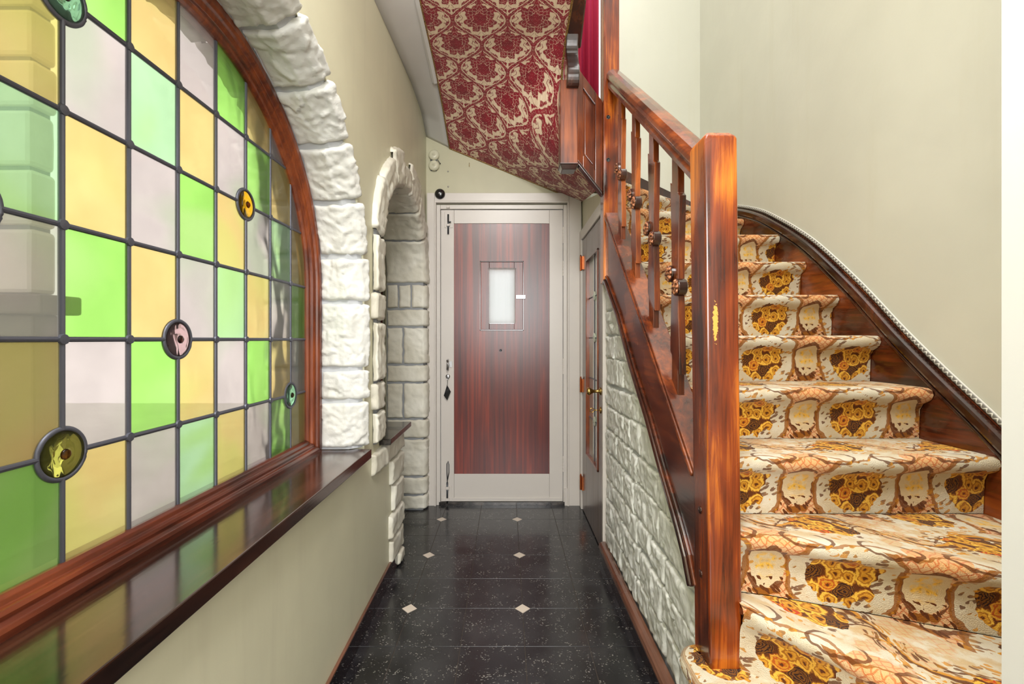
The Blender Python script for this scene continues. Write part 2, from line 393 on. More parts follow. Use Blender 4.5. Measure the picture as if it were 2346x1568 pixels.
        # sprigs
        vb = m.vor(m.vec(x*0.45+y*0.5+z, y*1.25-x*0.7), 58, 'F1', 1.0); db = E(m.nt, vb.outputs['Distance'])
        ringm = ((mask-1.30).abs().lt(0.40))*nz2.gt(0.50)
        return m.mix(ringm*db.lt(0.33)*0.85, out, m.mix(nz.sstep(0.42, 0.62), GOLD, BR))
    col = bouquet(col, 0.0, 0.078, 0.078, 0.070, 0.0, 0.5)
    col = bouquet(col, 0.01, 0.315, 0.075, 0.055, 7.31, 1.0)
    fz = m.noise(m.vec(u0, w0), 420, 0)
    m.bump(fz, 0.6, 0.003)
    m.b.inputs['Sheen Weight'].default_value = 0.15
    return m.set(col, 0.9, None, None, 0.15)
M['carpet'] = carpet('floral_axminster_carpet')

# stained glass
def glass(name, rgb, clear=0.78, alt=None, rough=0.04, wav=0.05, scale=9):
    m = Mat(name); nt = m.nt; nt.nodes.remove(m.b)
    g = m.coord('Object'); n = m.noise(m.coord('Object', (1, 1, 0.55)), scale, 1, 0.5, 0.6)
    bp = m.node('ShaderNodeBump'); bp.inputs['Strength'].default_value = wav; bp.inputs['Distance'].default_value = 0.02; m.link(n, bp.inputs['Height'])
    c = lin(rgb); cs = tuple(math.sqrt(q) for q in c)
    var = m.noise(g, 5, 3)
    colr = m.mix(var.sstep(0.35, 0.7), cs, tuple(min(1, q*1.06+0.02) for q in cs))
    if alt:
        colr = m.mix(m.noise(g, 3.2, 1, 0.5, 0.8).sstep(0.44, 0.66)*0.75, colr, tuple(math.sqrt(q) for q in lin(alt)))
    rf = m.node('ShaderNodeBsdfRefraction'); rf.inputs['IOR'].default_value = 1.16; rf.inputs['Roughness'].default_value = rough
    tl = m.node('ShaderNodeBsdfTranslucent'); gl = m.node('ShaderNodeBsdfGlossy'); gl.inputs['Roughness'].default_value = 0.05
    for k in (rf, tl): m.link(colr, k.inputs['Color'])
    for k in (rf, gl): m.link(bp.outputs[0], k.inputs['Normal'])
    m1 = m.node('ShaderNodeMixShader'); m1.inputs[0].default_value = clear; m.link(tl.outputs[0], m1.inputs[1]); m.link(rf.outputs[0], m1.inputs[2])
    fr = m.node('ShaderNodeFresnel'); fr.inputs[0].default_value = 1.3; m.link(bp.outputs[0], fr.inputs['Normal'])
    m2 = m.node('ShaderNodeMixShader'); m.link(fr.outputs[0], m2.inputs[0]); m.link(m1.outputs[0], m2.inputs[1]); m.link(gl.outputs[0], m2.inputs[2])
    m.link(m2.outputs[0], m.out.inputs[0]); return m.m
M['g0'] = glass('green_cathedral_glass', (176, 236, 112), alt=(206, 242, 150))
M['g0b'] = glass('pale_green_cathedral_glass', (200, 240, 184), alt=(196, 240, 140))
M['g1'] = glass('amber_cathedral_glass', (252, 216, 138), alt=(240, 230, 130))
M['g2'] = glass('mauve_cathedral_glass', (222, 206, 198), alt=(206, 214, 180))
M['clear'] = glass('clear_window_glass', (245, 250, 248), 0.9, None, 0.02, 0.05)
M['r_olive'] = glass('olive_roundel_glass', (216, 208, 96), 0.9, None, 0.02, 0.5, 30)
M['r_mauve'] = glass('mauve_roundel_glass', (216, 176, 172), 0.85, None, 0.02, 0.5, 30)
M['r_amber'] = glass('amber_roundel_glass', (240, 178, 30), 0.85, None, 0.02, 0.5, 30)
M['r_green'] = glass('green_roundel_glass', (168, 228, 178), 0.85, None, 0.02, 0.5, 30)
M['r_core'] = glass('dark_bullseye_glass', (110, 70, 60), 0.9, None, 0.02, 0.5, 40)
m = Mat('white_net'); tl = m.node('ShaderNodeBsdfTranslucent'); tl.inputs[0].default_value = (0.97, 0.97, 0.95, 1); ms = m.node('ShaderNodeMixShader')
m.set(lin((250, 249, 244)), 0.9); ms.inputs[0].default_value = 0.75
m.link(m.b.outputs[0], ms.inputs[1]); m.link(tl.outputs[0], ms.inputs[2]); m.link(ms.outputs[0], m.out.inputs[0]); M['net'] = m.m
m = Mat('crimson_velvet'); m.b.inputs['Sheen Weight'].default_value = 0.6; m.b.inputs['Sheen Tint'].default_value = (0.9, 0.1, 0.3, 1)
M['velvet'] = m.set(lin((160, 8, 52)), 0.8)
M['pale_glass'] = plain('pale_leaded_door_glass', (196, 204, 186), 0.08, 0, 0.5)  # opaque pale pane colour stands in for light reflected in the glass
M['pale_glass2'] = plain('mauve_leaded_door_glass', (190, 178, 170), 0.08, 0, 0.5)

# ------------------------------------------------------------------ stones
def prof_fn(poly):
    """poly: [(X, off)] -> f(s in metres) -> (X, off, nx, no) with smoothed normals"""
    P = [Vector((a, b)) for a, b in poly]; L = [0]
    for a, b in zip(P, P[1:]): L.append(L[-1]+(b-a).length)
    N = []
    for a, b in zip(P, P[1:]):
        t = (b-a).normalized(); N.append(Vector((t.y, -t.x)))
    VN = [N[0]]+[(N[i]+N[i+1]).normalized() for i in range(len(N)-1)]+[N[-1]]
    def f(s):
        for i in range(len(P)-1):
            if s <= L[i+1] or i == len(P)-2:
                t = max(0, min(1, (s-L[i])/(L[i+1]-L[i])))
                return P[i].lerp(P[i+1], t), VN[i].lerp(VN[i+1], t).normalized()
    return f, L[-1]
def rough_h(p, seed):
    q = Vector((p[0]*12+seed*3.1, p[1]*12+seed*1.7, p[2]*12-seed*2.3))
    w = q+mn.noise_vector(q*1.3)*0.45
    d, pts = mn.voronoi(w*1.2)
    c = pts[0]; dv = w*1.2-c
    r1, r2, r3, r4 = mn.cell(c*7.3), mn.cell(c*9.1+Vector((3, 1, 2))), mn.cell(c*5.7+Vector((8, 2, 5))), mn.cell(c*6.1+Vector((1, 9, 4)))
    facet = r1*0.25+(dv.x*r2+dv.y*r3+dv.z*r4)*0.9
    a = mn.turbulence(w*1.9, 4, True, noise_basis='PERLIN_ORIGINAL', amplitude_scale=0.65, frequency_scale=2.2)
    return facet*0.6+(a-0.7)*0.8+mn.noise(q*0.3)*0.5
SEED = [0]
def stone(fn, Ls, Lt, mat, parent, amp=0.009, depth=0.020, res=0.0062, rnd=0.011, name='stone_block', jit=0.006):
    """fn(a, b) with a in [0, Ls], b in [0, Lt] metres -> (point, normal)"""
    SEED[0] += 1; sd = SEED[0]
    ns = max(6, min(60, int(Ls/res))); nt = max(6, min(60, int(Lt/res)))
    g = MB(); idx = {}
    # denser rows near the borders
    def rows(n, L):
        k = [0, 0.004, 0.010]; e = [L-q for q in reversed(k)]
        return k+[lerp(0.018, L-0.018, i/(n-5)) for i in range(n-4)]+e if L > 0.05 else [L*i/(n-1) for i in range(n)]
    A = rows(ns, Ls); B = rows(nt, Lt)
    for i, a in enumerate(A):
        for j, b in enumerate(B):
            ed = min(a, Ls-a, b, Lt-b)
            k = max(0, 1-ed/rnd); k = 1-math.sqrt(max(0, 1-k*k))
            p0, n0 = fn(a, b)
            h = rough_h(p0, sd)
            wob = max(0, 1-ed/0.03)
            da = mn.noise(Vector(p0)*24+Vector((sd, 0, 0)))*jit*wob; db = mn.noise(Vector(p0)*24+Vector((0, sd, 5)))*jit*wob
            p, n = fn(min(max(a+da, -0.004), Ls+0.004), min(max(b+db, -0.004), Lt+0.004))
            g.v.append(tuple(Vector(p)+Vector(n)*(h*amp*(1-0.5*k)-depth*k)))
    nb = len(B)
    for i in range(len(A)-1):
        for j in range(nb-1): g.f.append((i*nb+j, (i+1)*nb+j, (i+1)*nb+j+1, i*nb+j+1))
    o = g.build(name, mat, parent, smooth=True)
    return o
def arch_path(y0, y1, zb, zs, rise, zb2=None):
    """path up one jamb, over a half ellipse, down the other; f(t metres)->(Y,Z,ny,nz outward)"""
    cy = (y0+y1)/2; r = (y1-y0)/2; pts = []
    pts.append((y0, zb, -1, 0)); pts.append((y0, zs, -1, 0))
    for i in range(1, 60):
        a = PI-PI*i/60
        n = Vector((math.cos(a)/r, math.sin(a)/rise)).normalized()
        pts.append((cy+r*math.cos(a), zs+rise*math.sin(a), n.x, n.y))
    pts.append((y1, zs, 1, 0)); pts.append((y1, zb if zb2 is None else zb2, 1, 0))
    L = [0]
    for a, b in zip(pts, pts[1:]): L.append(L[-1]+math.hypot(b[0]-a[0], b[1]-a[1]))
    def f(t):
        for i in range(len(pts)-1):
            if t <= L[i+1] or i == len(pts)-2:
                k = max(0.0, min(1.0, (t-L[i])/(L[i+1]-L[i]))); a, b = pts[i], pts[i+1]
                n = Vector((lerp(a[2], b[2], k), lerp(a[3], b[3], k))).normalized()
                return lerp(a[0], b[0], k), lerp(a[1], b[1], k), n.x, n.y
    return f, L[-1], L[1], L[-2], pts
def path_stone_fn(path, pf, t0, s0):
    def fn(a, b):
        (X, off), nn = (lambda q: ((q[0].x, q[0].y), q[1]))(pf(s0+a))
        y, z, ny, nz = path(t0+b)
        return (X, y+ny*off, z+nz*off), (nn.x, nn.y*ny, nn.y*nz)
    return fn

# ------------------------------------------------------------------ room shell
XL, XR, YE = -0.58, 1.40, 3.30
WC, WR, WS, WH, WB = 1.144, 0.606, 1.39, 0.60, 0.80    # stained window: centre, half width, spring, rise, bottom of the glass
NY0, NY1, NS, NR = 2.12, 3.17, 1.62, 0.42              # niche opening

wall_left = struct('wall_left', 'cream-green plastered hall wall with arched window and stone arch', (XL, 0, 0))
def wall_left_body():
    g = MB(); Xo = -0.85; WO_ = 0.112; n0, n1 = NY0-0.04, NY1+0.04
    ys = [-3.0, 0.0, WC-WR-WO_]+[WC-(WR+WO_)*math.cos(PI*i/40) for i in range(1, 40)]+[WC+WR+WO_, 2.0, n0]
    ys += [(n0+n1)/2-(n1-n0)/2*math.cos(PI*i/24) for i in range(1, 24)]+[2.5, n1, YE]
    ys = sorted(set(round(y, 5) for y in ys))
    for a, b in zip(ys, ys[1:]):
        mid = (a+b)/2
        def top(y): return 5.0
        if WC-WR-WO_ < mid < WC+WR+WO_:
            lo = 0.71; hi = [WS+(WH+WO_)*math.sqrt(max(0, 1-((y-WC)/(WR+WO_))**2)) for y in (a, b)]
        elif n0 < mid < n1:
            lo = 0.70 if mid < 2.5 else 0; cy = (n0+n1)/2; hw = (n1-n0)/2
            hi = [NS+(NR+0.04)*math.sqrt(max(0, 1-((y-cy)/hw)**2))+0.01 for y in (a, b)]
        else:
            lo = None
        if lo is None: g.prism([(a, 0), (b, 0), (b, 5), (a, 5)], 'x', Xo, XL)
        else:
            if lo > 0: g.prism([(a, 0), (b, 0), (b, lo), (a, lo)], 'x', Xo, XL)
            g.prism([(a, hi[0]), (b, hi[1]), (b, 5), (a, 5)], 'x', Xo, XL)
    g.build('plaster', M['wall'], wall_left)
wall_left_body()

def cells(g, xs, zs, holes, mk):
    for x0, x1 in zip(xs, xs[1:]):
        for z0, z1 in zip(zs, zs[1:]):
            cx, cz = (x0+x1)/2, (z0+z1)/2
            if not any(h[0] < cx < h[1] and h[2] < cz < h[3] for h in holes): mk(x0, x1, z0, z1)
def dX(px): return (px-PX)*3.28/F
def dZ(py): return CH-(py-PY)*3.28/F
wall_end = struct('wall_end', 'pale green end wall above and around the front door', (0, YE, 0))
g = MB(); DO = (dX(1005), dX(1295), 0, dZ(476)); WO = (0.34, 0.80, 2.75, 4.2)
cells(g, [-0.85, DO[0], 0.34, DO[1], 0.80, XR+0.2], [0, DO[3], 2.75, 4.2, 5.0], [DO, WO], lambda a, b, c, d: g.box(a, b, YE, YE+0.2, c, d))
g.build('plaster', M['wall_end'], wall_end)
MB().add([(dX(1340)+0.045, YE-0.002, 2.0), (XR, YE-0.002, 2.0), (XR, YE-0.002, 5.0), (0.81, YE-0.002, 5.0), (0.81, YE-0.002, 2.7), (dX(1340)+0.045, YE-0.002, 2.7)], [(0, 1, 2, 3, 4, 5)]).build('stairwell_plaster', M['wall_stairs'], wall_end)
wr = tag(MB().box(XR, XR+0.15, 0.55, YE, 0, 5.0).build('wall_right', M['wall_stairs']), 'tall pale sage plaster wall beside the stairs', kind='structure')
wn = struct('wall_near', 'white wall end at the right edge beside the bottom steps', (0.76, 0.6, 0))
MB().box(0.76, XR+0.15, 0.55, 0.70, 0, 5.0).box(0.76, 0.9, -3.0, 0.55, 0, 5.0).build('plaster', M['white_wall'], wn)
wb = struct('wall_back', 'white back wall behind the viewpoint', (0, -3, 0))
g = MB(); BO = (-0.85, 0.74, 1.05, 2.65)
cells(g, [-0.85, 0.74, 0.9], [0, 1.05, 2.65, 5.0], [BO], lambda a, b, c, d: g.box(a, b, -3.2, -3.0, c, d)); g.build('plaster', M['white_wall'], wb)
tag(MB().box(-0.85, XR+0.15, -3.2, YE+0.2, 5.0, 5.1).build('ceiling', M['white_wall']), 'white upper ceiling over the stairwell', kind='structure')

# ------------------------------------------------------------------ floor of black tiles with cream lozenges
floor = struct('floor', 'black speckled tile floor with small cream lozenges', (0, 0, 0))
MB().box(-1.9, 1.4, -3.2, 3.6, -0.06, -0.0025).build('grout_bed', M['grout'], floor)
T = 0.25; X0, Y0 = -0.428, 2.016; G = 0.0011; K = 0.034; CL = K+0.001
def tile_mesh(cx, cy):
    a = T/2-G; pts = []
    for sx, sy in ((-1, -1), (1, -1), (1, 1), (-1, 1)):
        if (sx, sy) == (cx, cy):
            e = [(sx*a, sy*(T/2-CL)), (sx*(T/2-CL), sy*a)]
            if sx*sy > 0: pts += e
            else: pts += e[::-1]
        else: pts.append((sx*a, sy*a))
    g = MB(); n = len(pts); b = 0.0005
    g.v = [(x, y, -0.012) for x, y in pts]+[(x, y, -b) for x, y in pts]+[(x*(1-b*4), y*(1-b*4), 0) for x, y in pts]
    g.f = [tuple(range(2*n, 3*n))]+[(k*n+i, k*n+(i+1) % n, (k+1)*n+(i+1) % n, (k+1)*n+i) for k in (0, 1) for i in range(n)]
    return g
tm = {}
for i in range(-3, 8):
    for j in range(-12, 7):
        x = X0+(i+0.5)*T; y = Y0+(j+0.5)*T
        if x < -0.62 and y < 2.5: continue
        if x < -1.3 or x > 0.66 or (x > 0.5 and y > 0.6) or y > 3.45: continue
        cx = -1 if i % 2 == 0 else 1; cy = -1 if j % 2 == 0 else 1
        if (cx, cy) not in tm:
            o = tile_mesh(cx, cy).build('floor_tile', M['tile'], floor); tm[(cx, cy)] = o
        else:
            o = tm[(cx, cy)].copy(); C.objects.link(o)
        o.location = (x, y, 0)
lz = None
for i in range(-4, 8, 2):
    for j in range(-12, 6, 2):
        x = X0+i*T; y = Y0+j*T
        if x < -0.57 or x > 0.5 or y > 3.25: continue
        if lz is None:
            g = MB(); q = K-0.001
            g.prism([(q, 0), (0, q), (-q, 0), (0, -q)], 'z', -0.012, 0.0003); lz = o = g.build('lozenge_tile', M['insert'], floor)
        else:
            o = lz.copy(); C.objects.link(o)
        o.location = (x, y, 0)

# skirtings
bl = struct('baseboard_left', 'glossy black tile skirting along the left wall', (XL, 0, 0))
y = -3.0+0.02; q = None
while y < 2.28:
    if q is None:
        g = MB().box(0, 0.011, 0.0012, 0.148, 0, 0.078); q = o = g.build('skirting_tile', M['skirt_tile'], bl, bevel=0.001, seg=1)
    else: o = q.copy(); C.objects.link(o)
    o.location = (XL+0.0, y, 0.001); y += 0.15
MB().box(XL, XL+0.012, -3.0, 2.33, 0.079, 0.088).build('capping', M['skirt_wood'], bl, bevel=0.003)
MB().box(XL-0.003, XL+0.002, -3.0, 2.33, 0, 0.079).build('grout_line', M['grout'], bl)
br = struct('baseboard_right', 'black tile skirting with brown rounded wooden moulding under the stone wall', (0.505, 2, 0))
q = None; y = 2.46-0.15
while y > 1.2:
    if q is None: g = MB().box(0, 0.02, 0.0012, 0.148, 0, 0.058); q = o = g.build('skirting_tile', M['skirt_tile'], br, bevel=0.001, seg=1)
    else: o = q.copy(); C.objects.link(o)
    o.location = (0.505, y, 0.001); y -= 0.15
MB().box(0.512, 0.55, 1.2, 2.46, 0, 0.056).build('grout_line', M['grout'], br)
g = MB(); pr = [(0.535, 0.058), (0.503, 0.058), (0.498, 0.066), (0.497, 0.076), (0.501, 0.088), (0.510, 0.096), (0.522, 0.099), (0.535, 0.099)]
g.prism(pr, 'y', 1.2, 2.462); g.build('round_moulding', M['skirt_wood'], br, smooth=False, bevel=0.002)

# ------------------------------------------------------------------ window_1: leaded stained glass in an arched frame
win = struct('window_1', 'arched leaded stained-glass window of green, amber and mauve panes', (-0.775, WC, WB))
GX = -0.775
def arch_poly(off=0.0, n=48):
    p = [(WC+WR+off, WB-off)]
    for i in range(n+1):
        a = PI*i/n; nn = Vector((math.cos(a)/WR, math.sin(a)/WH)).normalized()
        p.append((WC+WR*math.cos(a)+nn.x*off, WS+WH*math.sin(a)+nn.y*off))
    p.append((WC-WR-off, WB-off)); return p
def clip(poly, conv):
    out = poly; n = len(conv)
    for i in range(n):
        a, b = conv[i], conv[(i+1) % n]; inp = out; out = []
        def ins(p): return (b[0]-a[0])*(p[1]-a[1])-(b[1]-a[1])*(p[0]-a[0]) >= -1e-9
        for k in range(len(inp)):
            p, q = inp[k], inp[(k+1) % len(inp)]
            if ins(p): out.append(p)
            if ins(p) != ins(q):
                d1 = (b[0]-a[0])*(p[1]-a[1])-(b[1]-a[1])*(p[0]-a[0]); d2 = (b[0]-a[0])*(q[1]-a[1])-(b[1]-a[1])*(q[0]-a[0])
                t = d1/(d1-d2); out.append((lerp(p[0], q[0], t), lerp(p[1], q[1], t)))
        if not out: return []
    return out
CONV = arch_poly(0.012)
VY = [0.374+0.14*i for i in range(11)]; HZ = [0.79, 0.99, 1.19, 1.39, 1.59, 1.79, 1.99]
ROUND = {(0.794, 0.99): 'r_olive', (1.074, 1.19): 'r_mauve', (1.354, 1.59): 'r_amber', (1.634, 0.99): 'r_green', (0.794, 1.79): 'r_green', (0.514+0.14, 1.39): 'r_amber'}
RR = 0.043
rk = [k for k in ROUND]
for ci in range(10):
    for ri in range(6):
        y0, y1, z0, z1 = VY[ci], VY[ci+1], HZ[ri], HZ[ri+1]
        poly = clip([(y0, z0), (y1, z0), (y1, z1), (y0, z1)], CONV)
        if len(poly) < 3: continue
        out = []
        for p in poly:
            hit = [c for c in rk if abs(c[0]-p[0]) < 1e-3 and abs(c[1]-p[1]) < 1e-3]
            if hit:
                cyy, czz = (y0+y1)/2, (z0+z1)/2; c = hit[0]; a0 = 0
                sx, sz = (1 if cyy > c[0] else -1), (1 if czz > c[1] else -1)
                arc = [(c[0]+sx*RR*math.cos(k*PI/16), c[1]+sz*RR*math.sin(k*PI/16)) for k in range(9)]
                if sx*sz > 0: arc = arc[::-1]
                out += arc
            else: out.append(p)
        k = (ci-2+ri) % 3; mat = ['g0', 'g1', 'g2'][k]
        if mat == 'g0' and (ci*7+ri*3) % 5 in (0, 3): mat = 'g0b'
        tilt = random.uniform(-0.0006, 0.0006)
        MB().prism(out, 'x', GX-0.002+tilt, GX+0.002+tilt).build('pane', M[mat], win)
def lead_bar(g, p, q, w=0.0048, d=0.0055):
    p, q = Vector(p), Vector(q); t = (q-p).normalized(); n = Vector((-t.y, t.x))
    prof = [(-w, 0.0015), (-w*0.7, d*0.8), (0, d), (w*0.7, d*0.8), (w, 0.0015), (w, -0.0015), (w*0.7, -d*0.8), (0, -d), (-w*0.7, -d*0.8), (-w, -0.0015)]
    a = [(GX+h, p.x+n.x*s, p.y+n.y*s) for s, h in prof]; b = [(GX+h, q.x+n.x*s, q.y+n.y*s) for s, h in prof]
    m_ = len(prof)
    g.add(a+b, [tuple(range(m_))[::-1], tuple(range(m_, 2*m_))]+[(i, (i+1) % m_, m_+(i+1) % m_, m_+i) for i in range(m_)])
def arch_top(y): return WS+WH*math.sqrt(max(0, 1-((y-WC)/WR)**2))
for y in VY:
    if not (WC-WR+0.02 < y < WC+WR-0.02): continue
    g = MB(); z = WB-0.005; segs = sorted(c[1] for c in rk if abs(c[0]-y) < 1e-3)
    for c in segs: lead_bar(g, (y, z), (y, c-RR)); z = c+RR
    lead_bar(g, (y, z), (y, arch_top(y)+0.008)); g.build('lead_came', M['lead'], win)
for z in HZ[1:-1]:
    hw = WR if z <= WS else WR*math.sqrt(1-((z-WS)/WH)**2)
    g = MB(); y = WC-hw-0.006; segs = sorted(c[0] for c in rk if abs(c[1]-z) < 1e-3)
    for c in segs: lead_bar(g, (y, z), (c-RR, z)); y = c+RR
    lead_bar(g, (y, z), (WC+hw+0.006, z))
    for yy in VY:
        if abs(yy-WC) < hw and not any(abs(c-yy) < 1e-3 for c in segs):
            g.lathe([(0.0105, 0.003), (0.009, 0.0068), (0.003, 0.0076)], (GX, yy, z), (1, 0, 0), 10)
    g.build('lead_came', M['lead'], win)
for (y, z), mat in ROUND.items():
    rd = MB().lathe([(0.002, 0.0115), (0.008, 0.0105), (0.011, 0.006), (0.02, 0.0052), (0.023, 0.0066), (0.027, 0.005), (0.036, 0.0035), (0.0405, 0.004), (0.0405, -0.002), (0.001, -0.002)], (GX, y, z), (1, 0, 0), 40).build('roundel', M[mat], win, smooth=True)
    MB().lathe([(0.001, 0.0135), (0.006, 0.0125), (0.0095, 0.009), (0.0095, 0.007), (0.001, 0.007)], (GX, y, z), (1, 0, 0), 24).build('bullseye', M['r_core'], rd, smooth=True)
    MB().tube([(GX, y+0.0435*math.cos(2*PI*k/40), z+0.0435*math.sin(2*PI*k/40)) for k in range(40)], 0.0052, 8, True).build('lead_ring', M['lead'], rd, smooth=True)
# moulded frame
def frame_loft(prof, part, mat, idx):
    """sweep (X, off) along the arched outline; idx picks bottom rail or arch"""
    pts = []
    if idx == 'arch':
        pts = [(WC+WR, WB, 1, 0), (WC+WR, WS-0.001, 1, 0)]
        for i in range(0, 61):
            a = PI*i/60; nn = Vector((math.cos(a)/WR, math.sin(a)/WH)).normalized(); pts.append((WC+WR*math.cos(a), WS+WH*math.sin(a), nn.x, nn.y))
        pts.append((WC-WR, WB, -1, 0)); pts[0] = (WC+WR, WB, 1, -1); pts[-1] = (WC-WR, WB, -1, -1)
    else:
        pts = [(WC-WR, WB, -1, -1), (WC+WR, WB, 1, -1)]
    g = MB(); n = len(prof)
    for y, z, ny, nz in pts: g.v += [(X, y+ny*o, z+nz*o) for X, o in prof]
    m_ = len(pts)
    for i in range(m_-1):
        for k in range(n): g.f.append((i*n+k, i*n+(k+1) % n, (i+1)*n+(k+1) % n, (i+1)*n+k))
    g.f += [tuple(range(n))[::-1], tuple((m_-1)*n+k for k in range(n))]
    return g.build(part, mat, win, bevel=0.0015)
FP = [(-0.80, -0.002), (-0.767, -0.002), (-0.759, 0.003), (-0.757, 0.012), (-0.748, 0.014), (-0.744, 0.020), (-0.744, 0.028), (-0.735, 0.032), (-0.731, 0.039), (-0.731, 0.058), (-0.80, 0.058)]
frame_loft(FP, 'arched_frame', M['frame_wood'], 'arch')
frame_loft(FP, 'bottom_rail', M['rail_wood'], 'rail')
MB().box(-0.80, -0.541, 0.30, 1.832, 0.713, 0.75).build('sill_board', M['sill_wood'], win, bevel=0.003)

# split-stone surround of the window
WPATH, WL, wt1, wt2, _ = arch_path(WC-WR, WC+WR, 0.752, WS, WH)
pf, PL = prof_fn([(-0.735, 0.052), (-0.64, 0.052), (-0.575, 0.085), (-0.556, 0.115), (-0.588, 0.135)])
pm, PLm = prof_fn([(-0.735, 0.066), (-0.63, 0.066), (-0.583, 0.105), (-0.582, 0.12)])
def t_of_z(zv): return WL-(zv-0.752)                       # far jamb
far = [0.752, 0.943, 1.072, 1.339]
T1 = [WL-(zv-0.752) for zv in far]
arcL = wt2-wt1
T2 = [wt2-0.115, wt2-0.30, wt2-0.485, wt2-0.665, wt2-0.85, wt2-1.03, wt2-1.22, wt2-1.41, wt2-1.60, wt1+0.08]
Tn = [0.50, 0.24, 0.0]
TT = T1+[t for t in T2 if t > wt1]+Tn
TT = sorted(set(TT), reverse=True)
for i, (a, b) in enumerate(zip(TT, TT[1:])):
    ext = PL*random.uniform(0.93, 1.0)
    stone(path_stone_fn(WPATH, pf, b+0.006, 0.0), ext, a-b-0.012, M['stone'], wall_left, amp=0.010, depth=0.024)
g = MB(); nS, nT = 5, 90
for i in range(nT+1):
    for k in range(nS+1):
        g.v.append(path_stone_fn(WPATH, pm, 0, 0)(PLm*k/nS, WL*i/nT)[0])
for i in range(nT):
    for k in range(nS): g.f.append((i*(nS+1)+k, (i+1)*(nS+1)+k, (i+1)*(nS+1)+k+1, i*(nS+1)+k+1))
g.build('mortar_bed', M['mortar_pale'], wall_left)
# outer surround seen through the panes
pe, PE = prof_fn([(-0.868, 0.045), (-0.850, 0.004), (-0.802, 0.0)])
for i, (a, b) in enumerate(zip(TT, TT[1:])):
    stone(path_stone_fn(WPATH, pe, b+0.006, 0.0), PE, a-b-0.012, M['stone'], wall_left, amp=0.012, res=0.012)

# ------------------------------------------------------------------ stone niche with ledge in the left wall
NPATH, NL, nt1, nt2, _ = arch_path(NY0, NY1, 0.73, NS, NR, 0.0)
NP = [(-0.835, 0.0), (-0.575, 0.0), (-0.556, 0.016), (-0.550, 0.04), (-0.550, 0.155), (-0.588, 0.172)]
npf, NPL = prof_fn(NP)
REV = 0.27
J = [0.735, 0.875, 1.005, 1.27, 1.40, 1.645]
tj = [z-0.73 for z in J]
for i, (a, b) in enumerate(zip(tj, tj[1:])):
    s1 = NPL if i % 2 else NPL-0.03
    stone(path_stone_fn(NPATH, npf, a+0.006, REV-0.06), s1-REV+0.06, b-a-0.012, M['stone_cream'], wall_left, res=0.01)
    stone(path_stone_fn(NPATH, npf, a+0.006, 0.0), REV-0.075, b-a-0.012, M['stone_cream'], wall_left, res=0.02)
arc = nt2-nt1
av = [tj[-1]+0.008]+[nt1+arc*q for q in (0.16, 0.30, 0.43, 0.53, 0.68, 0.83)]+[nt2+0.04]
for i, (a, b) in enumerate(zip(av, av[1:])):
    e = [0.0, -0.01, 0.03, -0.035, 0.045, 0.0, -0.03][i]
    P2 = [(x, o+(e if o > 0.1 else 0)) for x, o in NP]; f2, L2 = prof_fn(P2)
    stone(path_stone_fn(NPATH, f2, a+0.005, 0.0), L2, b-a-0.010, M['stone_cream'], wall_left, amp=0.012, res=0.011)
rows_far = [(0.0, 0.105, 1), (0.105, 0.231, 1), (0.231, 0.497, 4), (0.497, 0.635, 1), (0.635, 0.889, 2), (0.889, 1.015, 1), (1.015, 1.277, 2), (1.277, 1.404, 1), (1.404, 1.575, 3)]
FE = 0.12   # width of the wall-facing side at the far jamb
for z0, z1, n in rows_far:
    ta, tb = NL-z1, NL-z0
    full = REV+FE
    cuts = {1: [0, full], 2: [0, 0.118, full], 3: [0, 0.085, 0.175, full], 4: [0, 0.06, full]}[n]
    for a, b in zip(cuts, cuts[1:]):
        stone(path_stone_fn(NPATH, npf, ta+0.006, a+0.004), b-a-0.008, tb-ta-0.012, M['stone_cream'], wall_left, res=0.01)
# mortar backing
g = MB(); pmn, LM = prof_fn([(-0.835, 0.013), (-0.583, 0.013), (-0.5705, 0.03), (-0.5705, 0.145), (-0.59, 0.15)])
for i in range(91):
    for k in range(9): g.v.append(path_stone_fn(NPATH, pmn, 0, 0)(LM*k/8, NL*i/90)[0])
for i in range(90):
    for k in range(8): g.f.append((i*9+k, (i+1)*9+k, (i+1)*9+k+1, i*9+k+1))
g.build('mortar_bed', M['mortar'], wall_left)
def wall_stone(y0, y1, z0, z1, X=-0.556, mat='stone_cream', sl=0.0):
    def fn(a, b): return (X, y0+0.005+a, z0+0.005+b+sl*a), (1, 0, 0)
    stone(fn, y1-y0-0.01, z1-z0-0.01, M[mat], wall_left, res=0.012, depth=0.026)
wall_stone(1.955, 2.50, 0.595, 0.70)
for (z0, z1, ya) in ((0.46, 0.592, 2.25), (0.32, 0.458, 2.29), (0.195, 0.318, 2.24), (0.075, 0.193, 2.25)): wall_stone(ya, 2.50, z0, z1)
wall_stone(2.38, 2.50, 0.0, 0.073)
led = MB().box(-0.85, -0.532, 2.10, 2.555, 0.702, 0.73).build('ledge', M['slate'], wall_left, bevel=0.004)
MB().box(-0.85, -0.585, 2.475, 2.503, 0.0, 0.70).build('ledge_support', M['mortar'], wall_left)
# wallpapered room behind the niche
wv = struct('wall_vestibule', 'red damask papered wall glimpsed through the stone arch', (-1.2, 3.6, 0))
g = MB().add([(-0.99, 3.6, 0), (-0.84, 3.6, 0), (-0.84, 3.6, 2.8), (-0.99, 3.6, 2.8)], [(0, 1, 2, 3)]); g.uv = [(x*1.6, z*1.6) for x, y, z in g.v]
g.build('wallpaper', M['damask'], wv)
MB().box(-1.02, -0.99, 2.42, 3.62, 0, 2.8).box(-1.02, -0.86, 2.42, 3.62, 2.8, 2.9).box(-1.02, -0.84, 3.605, 3.65, 0, 2.8).box(-0.95, -0.84, 3.5, 3.62, 0, 2.8).build('plaster', M['wall'], wv)

